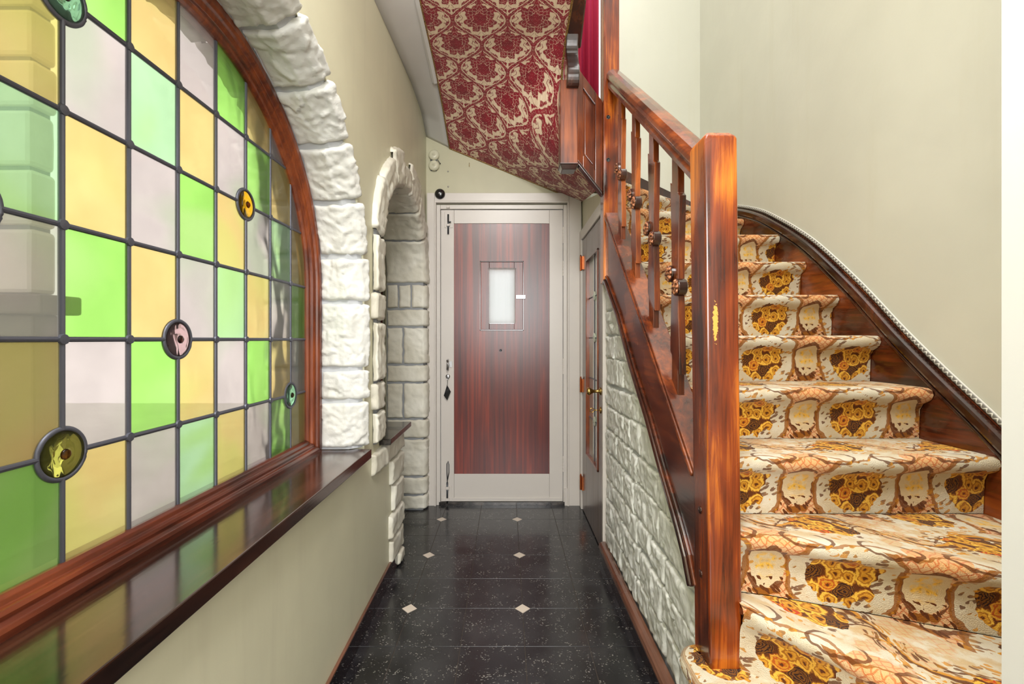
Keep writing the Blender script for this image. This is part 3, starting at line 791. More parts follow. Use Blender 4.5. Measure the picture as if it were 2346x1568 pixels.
# ------------------------------------------------------------------ outdoors behind the window
tag(MB().box(-9, -0.86, -6, 9, -0.2, -0.07).build('ground', M['ground']), 'pale paving outside the stained-glass window', kind='structure')
wp = struct('wall_porch', 'blurred stone porch wall with open arch seen through the stained glass', (-1.5, 2.3, 0))
PC, PRX, PS, PH = -2.00, 0.99, 2.0, 1.25
g = MB(); xs = [PC-PRX*math.cos(PI*i/30) for i in range(31)]
g.box(-5.0, PC-PRX, 2.27, 2.42, -0.1, 4.2); g.box(PC+PRX, -0.85, 2.27, 2.42, -0.1, 4.2)
for a, b in zip(xs, xs[1:]):
    za, zb = [PS+PH*math.sqrt(max(0, 1-((q-PC)/PRX)**2)) for q in (a, b)]
    g.prism([(a, za), (b, zb), (b, 4.2), (a, 4.2)], 'y', 2.27, 2.42)
g.build('porch_mortar', M['mortar'], wp)
z = -0.05; k = 0
while z < 3.6:
    h = random.choice((0.16, 0.2, 0.24)); xa = PC+PRX-0.02
    zt = max(0, z+h*0.5-PS); xa = PC+PRX*math.sqrt(max(0, 1-(zt/PH)**2)) if zt < PH else PC-PRX
    x = xa-0.015
    while x < -0.90:
        w_ = min(random.uniform(0.2, 0.42), -0.87-x)
        MB().box(x, x+w_-0.012, 2.235, 2.285, z, z+h-0.012).build('stone_block', M['porch'], wp, bevel=0.008)
        x += w_
    z += h
pp = thing('porch_pillar', 'blurred stone pillar behind the leftmost panes of the stained glass', 'pillar', (-2.4, 2.04, -0.07))
z = 1.39
while z < 3.6:
    h = random.choice((0.22, 0.26, 0.3)); MB().box(-2.8, -2.07-random.uniform(-0.015, 0.015), 1.985, 2.10, z, z+h-0.015).build('stone_block', M['porch'], pp, bevel=0.02); z += h
MB().box(-2.78, -2.09, 2.0, 2.09, 1.3, 3.6).build('core', M['mortar'], pp)
MB().box(-2.85, -1.98, 1.94, 2.13, 1.30, 1.385).build('cap', M['porch_dark'], pp, bevel=0.01)
MB().box(-2.8, -2.06, 1.985, 2.10, -0.07, 1.30).build('plinth', M['porch_dark'], pp, bevel=0.01)

# ------------------------------------------------------------------ front door
YD = 3.28
trim = struct('trim_1', 'off-white moulded architrave around the front door', (0, YE, 0))
def dbox(name, mat, x0, x1, y0, y1, d0, d1, parent, bevel=0.002):
    """box given in photo pixels on the door plane; d0..d1 depth (Y)"""
    return MB().box(dX(x0), dX(x1), d0, d1, dZ(y1), dZ(y0)).build(name, mat, parent, bevel=bevel)
dw = M['door_white']
for nm, x0, x1, y0, y1 in (('jamb_board', 979, 996, 444, 1160), ('jamb_board', 1303, 1331, 444, 1160), ('head_board', 996.2, 1302.8, 444, 466)):
    dbox(nm, dw, x0, x1, y0, y1, 3.262, YE, trim)
for x0, x1 in ((996, 1000), (1299, 1303)): dbox('bead', dw, x0, x1, 466, 1160, 3.253, YE, trim, 0.004)
dbox('bead', dw, 996, 1303, 462, 467, 3.253, YE, trim, 0.004)
for x0, x1 in ((1000.2, 1009), (1290.5, 1298.8)): dbox('door_stop', dw, x0, x1, 470, 1158, 3.275, YE+0.05, trim)
dbox('door_stop', dw, 1009.2, 1290, 470, 479.5, 3.275, YE+0.05, trim)
dbox('plinth_block', dw, 1293, 1302, 1118, 1160, 3.262, YE, trim)
door = struct('door_1', 'front door with mahogany panel, white frame and small curtained hatch', (dX(1150), YD, 0))
YF = 3.284
dbox('stile', dw, 1010, 1040, 481, 1150, YF, YF+0.045, door); dbox('stile', dw, 1259, 1289.5, 481, 1150, YF, YF+0.045, door)
dbox('rail', dw, 1040.2, 1258.8, 481, 512, YF, YF+0.045, door); dbox('rail', dw, 1040.2, 1258.8, 1087, 1150, YF, YF+0.045, door)
dbox('weather_bar', dw, 1012, 1288, 1141, 1149, YF-0.008, YF, door)
dbox('threshold', M['slate'], 1006, 1294, 1150, 1158, 3.27, 3.42, door)
# panel around the hatch hole
hx0, hx1, hy0, hy1 = 1101, 1198, 600, 756
g = MB()
cells(g, [1040, hx0, hx1, 1259], [512, hy0, hy1, 1087], [(hx0, hx1, hy0, hy1)], lambda a, b, c, d: g.box(dX(a), dX(b), YF+0.006, YF+0.03, dZ(d), dZ(c)))
g.build('mahogany_panel', M['mahogany'], door)
hat = dbox('hatch_rail', M['mahogany'], 1121, 1178, 600.3, 619, YF+0.002, YF+0.028, door)
dbox('hatch_rail', M['mahogany'], 1121, 1178, 742, 755.7, YF+0.002, YF+0.028, door)
for a, b in ((1101.2, 1120.8), (1178.2, 1197.8)): dbox('hatch_stile', M['mahogany'], a, b, 600.3, 755.7, YF+0.002, YF+0.028, door)
dbox('hatch_pane', M['clear'], 1119, 1180, 617, 744, YF+0.02, YF+0.024, door, 0)
for x0, x1, y0, y1 in ((1099, 1101, 598, 758), (1198, 1200, 598, 758), (1099, 1200, 598, 600), (1099, 1200, 756, 758)):
    dbox('hatch_bead', M['dark_wood'], x0, x1, y0, y1, YF+0.0, YF+0.02, door, 0.001)
dbox('hatch_latch', M['chrome'], 1182, 1204, 676, 685, YF-0.008, YF+0.006, door)
MB().lathe([(0.0095, 0), (0.0095, 0.004), (0.006, 0.006), (0.0055, 0.004), (0.001, 0.003)], (dX(1147), YF+0.006, dZ(803)), (0, -1, 0), 20).build('peephole', M['dark_steel'], door, smooth=True)
def hinge(px, py0, py1, mat, parent):
    g = MB(); n = 5
    for i in range(n):
        a, b = lerp(py0, py1, i/n), lerp(py0, py1, (i+1)/n)-0.6
        g.lathe([(0.0045, 0), (0.0045, dZ(a)-dZ(b))], (dX(px), YF-0.003, dZ(b)), (0, 0, 1), 10)
    g.build('hinge', mat, parent)
for a, b in ((520, 558), (598, 633), (822, 858), (1045, 1082)): hinge(1289.8, a, b, dw, door)
# bolts
bo = dbox('bolt_plate', dw, 1018, 1038, 486, 522, YF-0.004, YF, door)
MB().tube([(dX(1027), YF-0.010, dZ(492)), (dX(1027), YF-0.010, dZ(537))], 0.006, 10).tube([(dX(1028), YF-0.010, dZ(510)), (dX(1033), YF-0.022, dZ(510))], 0.005, 8).build('bolt', M['dark_steel'], door, smooth=True)
dbox('bolt_keeper', dw, 1023, 1031, 514, 519, YF-0.018, YF, door); dbox('bolt_keeper', dw, 1023, 1031, 472, 478, 3.262, 3.276, door)
dbox('bolt_plate', dw, 1014, 1034, 1113, 1146, YF-0.004, YF, door)
g = MB().tube([(dX(1025), YF-0.012, dZ(1105)), (dX(1025), YF-0.012, dZ(1153))], 0.0065, 10)
lp = [(dX(1025.5), YF-0.014, dZ(1106)), (dX(1024.5), YF-0.016, dZ(1085)), (dX(1024.5), YF-0.018, dZ(1062)), (dX(1027), YF-0.018, dZ(1056)), (dX(1029), YF-0.018, dZ(1064)), (dX(1029), YF-0.018, dZ(1082)), (dX(1026), YF-0.016, dZ(1098))]
g.tube(lp, 0.0032, 8).build('floor_bolt', M['dark_steel'], door, smooth=True)
dbox('bolt_keeper', dw, 1021, 1030, 1115, 1121, YF-0.021, YF, door); dbox('bolt_keeper', dw, 1021, 1030, 1141, 1147, YF-0.021, YF, door)
# pull handle, lock
g = MB().tube([(dX(1026), YF, dZ(825)), (dX(1026), YF-0.03, dZ(827)), (dX(1027), YF-0.038, dZ(836)), (dX(1026), YF-0.03, dZ(846)), (dX(1026), YF, dZ(848))], 0.0085, 10)
g.build('pull_handle', M['chrome'], door, smooth=True)
MB().box(dX(1029), dX(1036), YF-0.004, YF, dZ(842), dZ(828)).build('handle_plate', M['chrome'], door, bevel=0.001)
MB().lathe([(0.017, 0), (0.016, 0.008), (0.011, 0.011), (0.001, 0.012)], (dX(1026), YF, dZ(863)), (0, -1, 0), 20).build('lock_cylinder', M['chrome'], door, smooth=True)
kf = thing('key', 'key in the front door lock with a dangling black leather tag', 'key', (dX(1026), YF-0.02, dZ(863)))
MB().tube([(dX(1026)+0.010*math.cos(a*PI/8), YF-0.022, dZ(866)+0.010*math.sin(a*PI/8)) for a in range(16)], 0.002, 6, True).build('key_ring', M['chrome'], kf, smooth=True)
MB().tube([(dX(1026), YF-0.022, dZ(869)), (dX(1025.5), YF-0.02, dZ(884))], 0.0016, 6).build('cord', M['dark_steel'], kf)
MB().prism([(dX(1025), dZ(882)), (dX(1033.5), dZ(897)), (dX(1025.5), dZ(917)), (dX(1017.5), dZ(906))], 'y', YF-0.024, YF-0.019).build('leather_tag', M['black'], kf, bevel=0.001)
nc = thing('net_curtain', 'white net curtain over the small hatch window in the front door', 'curtain', (dX(1150), YF-0.004, dZ(740)))
g = MB(); n = 40
for j in range(13):
    for i in range(n+1):
        t = i/n; wv_ = math.sin(t*34)*0.0013*(1-j/16); fl = 1+0.04*(j == 0)
        g.v.append((lerp(dX(1120), dX(1181), 0.5+(t-0.5)*fl), YF-0.004+wv_, lerp(dZ(614), dZ(741), j/12)))
for j in range(12):
    for i in range(n): g.f.append((j*(n+1)+i, j*(n+1)+i+1, (j+1)*(n+1)+i+1, (j+1)*(n+1)+i))
g.build('net', M['net'], nc, smooth=True)
MB().tube([(dX(1118), YF-0.005, dZ(615)), (dX(1183), YF-0.005, dZ(615))], 0.0018, 6).build('wire', M['chrome'], nc)

# bells and fittings over the door
ch = thing('bell_chime', 'pair of round cream bell domes on the wall above the door', 'doorbell', (dX(993), YE, dZ(380)))
for py in (355, 379):
    MB().lathe([(0.037, 0.010), (0.038, 0.018), (0.033, 0.028), (0.020, 0.034), (0.004, 0.036), (0.004, 0.040), (0.001, 0.041)], (dX(994), YE, dZ(py)), (0, -1, 0), 28).build('bell_dome', M['cream_metal'], ch, smooth=True)
MB().box(dX(986), dX(1000), YE-0.011, YE, dZ(390), dZ(346)).build('back_plate', M['dark_steel'], ch)
MB().tube([(dX(985), YE-0.012, dZ(366)), (dX(996), YE-0.014, dZ(367)), (dX(1003), YE-0.014, dZ(366)), (dX(1008), YE-0.014, dZ(374))], 0.0022, 6).lathe([(0.001, -0.004), (0.005, 0), (0.001, 0.004)], (dX(1008), YE-0.014, dZ(374)), (0, 1, 0), 10).build('striker', M['dark_steel'], ch)
bp_ = thing('bell_push', 'round black dome buzzer on the corner of the door architrave', 'doorbell', (dX(1009), 3.262, dZ(447)))
MB().lathe([(0.037, 0), (0.037, 0.008), (0.033, 0.018), (0.022, 0.026), (0.008, 0.029), (0.001, 0.029)], (dX(1009), 3.262, dZ(447)), (0, -1, 0), 32).build('dome', M['black'], bp_, smooth=True)
MB().lathe([(0.005, 0.028), (0.004, 0.031), (0.001, 0.032)], (dX(1009), 3.262, dZ(447)), (0, -1, 0), 12).build('button', M['white_dot'], bp_, smooth=True)
for px, py, lb in ((1025.5, 391, 'small screw head in the end wall just right of the bells'), (1026, 426, 'small screw head in the end wall just above the black dome buzzer')):
    tag(MB().lathe([(0.006, 0), (0.005, 0.003), (0.001, 0.004)], (dX(px), YE, dZ(py)), (0, -1, 0), 12).build('wall_screw', M['chrome'], smooth=True), lb, 'screw', 'screws in the end wall')
tag(MB().tube([(dX(1075), YE, dZ(372)), (dX(1075), YE-0.015, dZ(373)), (dX(1075), YE-0.018, dZ(378)), (dX(1075), YE-0.016, dZ(381))], 0.0022, 6).build('wall_hook', M['brass'], smooth=True), 'tiny brass hook in the end wall below the red damask', 'hook')

# ------------------------------------------------------------------ side wall with cupboard door under the stairs
wps = struct('wall_passage', 'pale green strip of wall above the brown side door', (0.54, 2.9, 0))
g = MB(); x0, x1 = 0.545, 0.60
g.prism([(2.462, 1.955), (YE, 1.955), (YE, 2.185), (2.462, 2.0)], 'x', x0, x1); g.box(x0, x1, 2.462, 2.50, 0, 1.955); g.box(x0, x1, 3.25, YE, 0, 1.955)
g.build('plaster', M['wall'], wps)
tr2 = struct('trim_2', 'off-white frame around the brown side door', (0.53, 2.9, 0))
MB().box(0.522, 0.60, 2.468, 2.492, 0, 1.955).build('jamb_board', dw, tr2, bevel=0.002)
MB().box(0.522, 0.60, 3.19, 3.262, 0, 1.955).build('jamb_board', dw, tr2, bevel=0.004)
MB().box(0.522, 0.60, 2.4925, 3.1895, 1.885, 1.955).build('head_board', dw, tr2, bevel=0.004)
d2 = struct('door_2', 'brown side door with narrow leaded glass panel and brass knob', (0.54, 2.9, 0))
bd = M['brown_door']; a0, a1 = 2.495, 3.185; pX0, pX1 = 0.532, 0.57; gy0, gy1, gz0, gz1 = 2.64, 3.03, 0.42, 1.72
MB().box(pX0, pX1, a0, gy0-0.001, 0.008, 1.88).build('stile', bd, d2, bevel=0.002); MB().box(pX0, pX1, gy1+0.001, a1, 0.008, 1.88).build('stile', bd, d2, bevel=0.002)
MB().box(pX0, pX1, gy0, gy1, 0.008, gz0-0.001).build('rail', bd, d2, bevel=0.002); MB().box(pX0, pX1, gy0, gy1, gz1+0.001, 1.88).build('rail', bd, d2, bevel=0.002)
for b in ((gy0, gy0+0.014, gz0, gz1), (gy1-0.014, gy1, gz0, gz1), (gy0, gy1, gz0, gz0+0.014), (gy0, gy1, gz1-0.014, gz1)):
    MB().box(0.526, 0.566, *b).build('glazing_bead', M['panel_wood'], d2, bevel=0.003)
zz = [gz0, 0.68, 0.94, 1.20, 1.46, gz1]
for i, (a, b) in enumerate(zip(zz, zz[1:])):
    for k, (c, d) in enumerate(((gy0, 2.835), (2.835, gy1))):
        MB().box(0.550, 0.554, c+0.001, d-0.001, a+0.001, b-0.001).build('pane', M['pale_glass' if (i+k) % 2 else 'pale_glass2'], d2)
for z in zz[1:-1]: MB().tube([(0.549, gy0, z), (0.549, gy1, z)], 0.004, 6).build('lead_came', M['lead'], d2)
MB().tube([(0.549, 2.835, gz0), (0.549, 2.835, gz1)], 0.004, 6).build('lead_came', M['lead'], d2)
for z in (0.68, 1.20, 1.46):
    MB().lathe([(0.03, 0.0), (0.03, 0.006), (0.026, 0.008), (0.012, 0.006), (0.006, 0.012), (0.001, 0.013)], (0.550, 2.835, z), (-1, 0, 0), 20).build('roundel', M['pale_glass'], d2, smooth=True)
for z in (1.72, 0.87, 0.19):
    g = MB().box(0.524, 0.532, 3.15, 3.186, z-0.045, z+0.045).lathe([(0.007, -0.05), (0.007, 0.05)], (0.520, 3.187, z), (0, 0, 1), 10).lathe([(0.004, 0.05), (0.006, 0.055), (0.001, 0.062)], (0.520, 3.187, z), (0, 0, 1), 10)
    g.build('hinge', M['copper'], d2)
MB().lathe([(0.022, 0), (0.022, 0.004), (0.012, 0.008), (0.009, 0.02), (0.009, 0.04), (0.014, 0.05), (0.021, 0.06), (0.022, 0.07), (0.017, 0.078), (0.001, 0.08)], (0.532, 2.575, 0.897), (-1, 0, 0), 24).build('knob', M['brass'], d2, smooth=True)
MB().lathe([(0.019, 0), (0.019, 0.004), (0.012, 0.006), (0.001, 0.006)], (0.532, 2.575, 0.79), (-1, 0, 0), 20).build('escutcheon', M['brass'], d2, smooth=True)
k2 = thing('key', 'small brass key standing in the lock of the brown side door', 'key', (0.50, 2.575, 0.79))
MB().tube([(0.53, 2.575, 0.79), (0.495, 2.575, 0.79)], 0.0028, 8).tube([(0.483+0.012*math.cos(a*PI/8), 2.575, 0.79+0.012*math.sin(a*PI/8)) for a in range(16)], 0.0026, 6, True).build('key_body', M['brass'], k2, smooth=True)

# ------------------------------------------------------------------ stone half-wall under the stairs
SB = [(1.10, 0.36), (1.27, 0.49), (1.322, 0.573), (1.395, 0.645), (1.509, 0.744), (1.663, 0.894), (1.897, 1.088), (2.114, 1.30), (2.357, 1.479), (2.40, 1.50), (2.52, 1.56)]
wst = struct('wall_stairs', 'white-painted rough stone half-wall under the stair string', (0.55, 1.8, 0))
MB().prism([(1.27, 0)]+[(2.462, 0), (2.462, 1.56)]+[(y, z+0.06) for y, z in reversed(SB[1:-1])], 'x', 0.548, 0.598).build('mortar_bed', M['mortar_pale'], wst)
rs = random.Random(21)
zc = 0.092; hs = [0.115, 0.135, 0.11, 0.14, 0.12, 0.13, 0.11, 0.14, 0.12, 0.13, 0.12, 0.14]
for ci, h in enumerate(hs):
    z0, z1 = zc, zc+h; zc += h
    y = 2.46
    while y > 1.28:
        w_ = rs.uniform(0.14, 0.40) if rs.random() < 0.8 else rs.uniform(0.09, 0.14)
        ya = max(y-w_, 1.27)
        if ya < 1.36: ya = 1.27
        L1 = interp(y, SB)
        if z0+0.02 > L1+0.05: break
        # trim the near end where the string has already come down below this course
        yy = ya
        while yy < y-0.04 and interp(yy, SB) < z0-0.10: yy += 0.01
        zt = min(z1, L1+0.08)
        if zt-z0 > 0.035:
            sl = rs.uniform(-0.02, 0.02); zb = z0+rs.uniform(-0.008, 0.008); gap = rs.choice((0.006, 0.009, 0.013))
            def fn(a, b, yb=yy+gap/2, zb=zb+gap/2, sl=sl): return (0.534, yb+a, zb+b+sl*a), (-1, 0, 0)
            stone(fn, y-yy-gap, zt-z0-gap, M['stone_damp'], wst, amp=0.010, depth=0.016, res=0.008, rnd=0.010, jit=0.008)
        y = ya

# ------------------------------------------------------------------ staircase
stair = thing('staircase', 'winding wooden staircase with varnished newel, handrail and carved flat balusters', 'staircase', (0.95, 1.3, 0))
RI, OV = 0.172, 0.045
NOSE = {3: ((0.597, 1.150), (0.90, 0.705)), 4: ((0.597, 1.19), (1.374, 0.88)), 5: ((0.602, 1.265), (1.374, 1.265)), 6: ((0.602, 1.47), (1.374, 1.47)),
        7: ((0.602, 1.675), (1.374, 1.675)), 8: ((0.602, 1.88), (1.374, 1.88)), 9: ((0.602, 2.085), (1.374, 2.085)), 10: ((0.602, 2.29), (1.374, 2.29)),
        11: ((0.602, 2.385), (1.374, 2.64)), 12: ((0.602, 2.47), (1.374, 3.11)), 13: ((0.600, 2.50), (0.83, 3.27)), 14: ((0.585, 2.50), (0.45, 3.27)), 15: ((0.57, 2.50), (0.05, 3.27))}
def P2(k, t):
    a, b = NOSE[k]; return Vector((lerp(a[0], b[0], t), lerp(a[1], b[1], t)))
rug = thing('stair_carpet', 'floral cream, gold and brown carpet fitted over the stairs', 'carpet', (1.0, 1.3, 0.17))
NW = 24
def step_geo(k, inset=0.0):
    z = RI*k; rows = []
    for i in range(NW+1):
        t = i/NW; A = P2(k, t); B = P2(k+1, t); d = B-A; L = d.length; n = d/L; o = min(OV, 0.4*L)
        dn = (P2(k+2, t)-B) if (k+2) in NOSE else d; nb = dn.normalized(); ob = min(OV, 0.4*dn.length)
        Bk = B+nb*ob                                       # foot of the next riser
        wob = 0.004*math.sin(t*9+k*1.3)+0.003*mn.noise(Vector((t*6, k, 0)))
        pr = [(o+0.004, -RI), (o+0.002, -RI*0.7), (o, -0.075), (o*0.8, -0.055), (o*0.35, -0.044), (0.006, -0.036), (0.0, -0.022), (0.004, -0.008), (0.014, -0.001), (0.03, 0.0)]
        pts = []
        for q, (dd, h) in enumerate(pr):
            p = A+n*(dd+inset+(wob if 2 < q < 8 else 0)); pts.append(Vector((p.x, p.y, z+h-inset*(1 if h > -RI*0.5 else 0))))
        S = A+n*(0.03+inset)
        for q in (0.2, 0.4, 0.6, 0.8, 1.0):
            p = S.lerp(Bk+nb*inset, q); pts.append(Vector((p.x, p.y, z-inset+(0.002*math.sin(q*PI)*math.sin(t*7+k)))))
        rows.append(pts)
    return rows
def uv_of(rows, k):
    out = []; u = 0; off = 0.1675*(k % 2)+0.02*k
    mid = len(rows[0])//2
    for i, pts in enumerate(rows):
        v = 0
        for j, p in enumerate(pts):
            if j: v += (p-pts[j-1]).length
            wd = (rows[i][7]-rows[0][7]).length
            out.append((wd+off, v*0.985))
    return out
for k in range(3, 14):
    rows = step_geo(k); m_ = len(rows[0]); g = MB()
    for pts in rows: g.v += [tuple(p) for p in pts]
    for i in range(NW):
        for j in range(m_-1): g.f.append((i*m_+j, (i+1)*m_+j, (i+1)*m_+j+1, i*m_+j+1))
    g.uv = uv_of(rows, k)
    if k == 12:
        b = len(g.v); z = RI*k; g.v += [(1.374, 3.11, z), (1.374, 3.28, z), (0.80, 3.28, z), rows[-1][-1][:]]; g.f.append((b, b+1, b+2, b+3)); g.uv += [(p[0], p[1]) for p in g.v[b:]]
    if k == 3:
        b = len(g.v); z = RI*k; g.v += [(0.90, 0.703, z), (1.374, 0.703, z), (1.374, 0.93, z), rows[-1][9][:]]; g.f.append((b, b+1, b+2, b+3)); g.uv += [(p[0], p[1]) for p in g.v[b:]]
    g.build('carpet_step', M['carpet'], rug, smooth=True, solid=0)
    if k == 13: continue
    g = MB(); sel = range(6); z = RI*k
    for i in range(0, NW+1, 2):
        A = rows[i][6]; R0 = rows[i][0]; B = rows[i][-1]; d = Vector((B.x-A.x, B.y-A.y, 0)); L = d.length; d.normalize(); o = min(0.02, 0.25*L)
        q0 = Vector((R0.x, R0.y, 0))+d*o; q1 = Vector((A.x, A.y, 0))+d*o; q2 = Vector((B.x, B.y, 0))
        pts = [q0+Vector((0, 0, z-RI)), q0+Vector((0, 0, z-0.03)), q1+Vector((0, 0, z-0.028)), q1+Vector((0, 0, z-0.013)), q2+Vector((0, 0, z-0.013)), q2+Vector((0, 0, z-0.03))]
        g.v += [tuple(p) for p in pts]+[(q2.x, q2.y, z-RI-0.02), (q0.x, q0.y, z-RI-0.02)]
    n = len(sel)+2
    for i in range(NW//2):
        for j in range(n): g.f.append((i*n+j, (i+1)*n+j, (i+1)*n+(j+1) % n, i*n+(j+1) % n))
    g.f += [tuple(range(n)), tuple(NW//2*n+j for j in range(n))]
    g.build('step', M['stair_wood'], stair)
def curtail(outline, z0, z1, part, mat, parent):
    n = len(outline); c = Vector((sum(p[0] for p in outline)/n, sum(p[1] for p in outline)/n)); g = MB(); g.uv = []
    prof = [(0.022, z0), (0.022, z1-0.075), (0.016, z1-0.05), (0.004, z1-0.036), (0.0, z1-0.02), (0.004, z1-0.006), (0.014, z1), (0.05, z1)]
    L = 0
    for j, (ins, z) in enumerate(prof):
        L = 0
        for i, p in enumerate(outline):
            a, b = Vector(outline[i-1]), Vector(outline[(i+1) % n]); t = (b-a).normalized(); nn = Vector((t.y, -t.x))
            q = Vector(p)-nn*ins; g.v.append((q.x, q.y, z)); L += (Vector(p)-Vector(outline[i-1])).length if i else 0
            g.uv.append((L+0.07, 0.02+(z-z0)) if j < 6 else (q.x+0.1, q.y*0.9+0.25))
    for j in range(len(prof)-1):
        for i in range(n): g.f.append((j*n+i, j*n+(i+1) % n, (j+1)*n+(i+1) % n, (j+1)*n+i))
    g.f.append(tuple((len(prof)-1)*n+i for i in range(n)))
    return g.build(part, mat, parent, smooth=True)
o2 = [(1.36, 0.712), (1.36, 1.0), (0.90, 1.15), (0.62, 1.27), (0.56, 1.285)]
arc2 = [(0.535+0.072*math.cos(a), 1.205+0.075*math.sin(a)) for a in [PI*(0.62+0.38*i/8) for i in range(9)]]
left2 = [(0.463, 1.15), (0.465, 1.0), (0.468, 0.85), (0.472, 0.712)]; bot2 = [(0.7, 0.710), (1.0, 0.710)]
outl = (o2+arc2+left2+bot2)
curtail(outl[::-1][::-1], RI, 2*RI, 'carpet_step', M['carpet'], rug)
o1 = [(1.36, 0.712), (1.36, 1.0), (0.7, 1.17)]+[(0.42+0.12*math.cos(a), 1.06+0.12*math.sin(a)) for a in [PI*(0.4+0.6*i/8) for i in range(9)]]+[(0.30, 0.9), (0.30, 0.712), (0.8, 0.710)]
curtail(o1, 0.0, RI, 'carpet_step', M['carpet'], rug)

# newel post (leans a touch)
g = MB(); nx0, nx1, ny0, ny1, nz0, nz1 = 0.5215, 0.6065, 1.169, 1.265, 2*RI-0.004, 1.728
lean = -0.014
def nv(x, y, z): return (x+lean*(z-nz0)/(nz1-nz0), y, z)
pts = []
for z, i in ((nz0, 0), (nz1-0.016, 0), (nz1, 0.014)):
    pts += [nv(nx0+i, ny0+i, z), nv(nx1-i, ny0+i, z), nv(nx1-i, ny1-i, z), nv(nx0+i, ny1-i, z)]
g.add(pts, [(3, 2, 1, 0), (8, 9, 10, 11)]+[(r*4+i, r*4+(i+1) % 4, r*4+4+(i+1) % 4, r*4+4+i) for r in (0, 1) for i in range(4)])
newel = g.build('newel_post', M['newel_wood'], stair, bevel=0.006, seg=3)
for z in (0.735, 0.565):
    MB().lathe([(0.010, 0), (0.010, 0.0015), (0.008, 0.003), (0.001, 0.0035)], (nx0+lean*(z-nz0)/(nz1-nz0), 1.217, z), (-1, 0, 0), 16).build('wooden_plug', M['dark_wood'], newel, smooth=True)
# upper post
upost = MB().box(0.512, 0.595, 2.400, 2.485, 1.49, 4.6).build('upper_post', M['post_wood'], stair, bevel=0.004)
MB().box(0.508, 0.535, 2.396, 2.425, 1.478, 1.50).build('post_foot', M['dark_wood'], upost, bevel=0.006)
for z in (2.36, 2.135):
    MB().lathe([(0.0105, 0), (0.0105, 0.002), (0.008, 0.002), (0.008, 0.0005), (0.001, 0.0005)], (0.536, 2.400, z), (0, -1, 0), 16).build('bolt_hole', M['black'], upost, smooth=True)
# outer string with mouldings
def s_top(y): return 0.839+0.913*(y-1.288)
def r_bot(y): return 1.600+0.80*(y-1.26)
sbp = [p for p in SB if 1.26 <= p[0] <= 2.40]
ostr = MB().prism(sbp+[(2.40, s_top(2.40)-0.01), (1.266, s_top(1.266)-0.01)], 'x', 0.524, 0.60).build('outer_string', M['stair_wood'], stair, bevel=0.002)
def strip(name, pts, x0, x1, d0, d1, mat, parent, bevel=0.003):
    """bar along a Y-Z polyline, offset d0..d1 upward"""
    g = MB(); n = len(pts)
    for i, (y, z) in enumerate(pts):
        a, b = pts[max(i-1, 0)], pts[min(i+1, n-1)]; t = Vector((b[0]-a[0], b[1]-a[1])).normalized(); nn = Vector((-t.y, t.x))
        for x, d in ((x0, d0), (x1, d0), (x1, d1), (x0, d1)): g.v.append((x, y+nn.x*d, z+nn.y*d))
    for i in range(n-1):
        for k in range(4): g.f.append((i*4+k, i*4+(k+1) % 4, i*4+4+(k+1) % 4, i*4+4+k))
    g.f += [(0, 1, 2, 3), tuple((n-1)*4+k for k in range(4))]
    return g.build(name, mat, parent, bevel=bevel)
fine = [(lerp(1.275, 2.395, i/28), interp(lerp(1.275, 2.395, i/28), SB)) for i in range(29)]
strip('lower_bead', fine, 0.507, 0.526, -0.012, 0.012, M['dark_wood'], ostr, 0.006)
strip('lower_fillet', fine, 0.515, 0.526, 0.014, 0.03, M['stair_wood'], ostr, 0.004)
tl_ = [(1.267, s_top(1.267)), (2.398, s_top(2.398))]
strip('upper_bead', tl_, 0.515, 0.530, -0.022, -0.006, M['stair_wood'], ostr, 0.005)
strip('cap', tl_, 0.520, 0.604, -0.004, 0.006, M['stair_wood'], ostr, 0.003)
# handrail
g = MB(); hp = [(0.536, 0.0), (0.598, 0.0), (0.600, 0.018), (0.594, 0.026), (0.606, 0.036), (0.610, 0.052), (0.603, 0.068), (0.585, 0.078), (0.560, 0.079), (0.540, 0.073), (0.528, 0.060), (0.527, 0.044), (0.538, 0.030), (0.532, 0.020)]
for y in (1.262, 2.402):
    for x, h in hp: g.v.append((x, y, r_bot(y)+h*1.28))
n = len(hp); g.f = [tuple(range(n))[::-1], tuple(range(n, 2*n))]+[(i, (i+1) % n, n+(i+1) % n, n+i) for i in range(n)]
g.build('handrail', M['stair_wood'], stair, smooth=False, bevel=0.003)
# balusters
HWp = [(0, .026), (.12, .026), (.121, .041), (.2, .0395), (.32, .034), (.43, .0285), (.5, .0275), (.6, .030), (.74, .036), (.86, .041), (.861, .026), (1, .026)]
def rosette(org, R, h):
    g = MB(); n = 64; rows = [(0.0, 1.0), (0.18, 0.95), (0.24, 0.55), (0.5, 0.75), (0.8, 0.6), (1.0, 0.0)]
    for r, hh in rows:
        for k in range(n):
            a = 2*PI*k/n; pet = abs(math.cos(a*4)); q = R*r*(1 if r < 0.7 else 0.86+0.14*pet); hq = h*hh*(1 if r < 0.2 else 0.35+0.65*pet)
            g.v.append((org[0]-hq, org[1]+q*math.cos(a), org[2]+q*math.sin(a)))
    for i in range(len(rows)-1):
        for k in range(n): g.f.append((i*n+k, i*n+(k+1) % n, (i+1)*n+(k+1) % n, (i+1)*n+k))
    g.f.append(tuple((len(rows)-1)*n+k for k in range(n))); return g
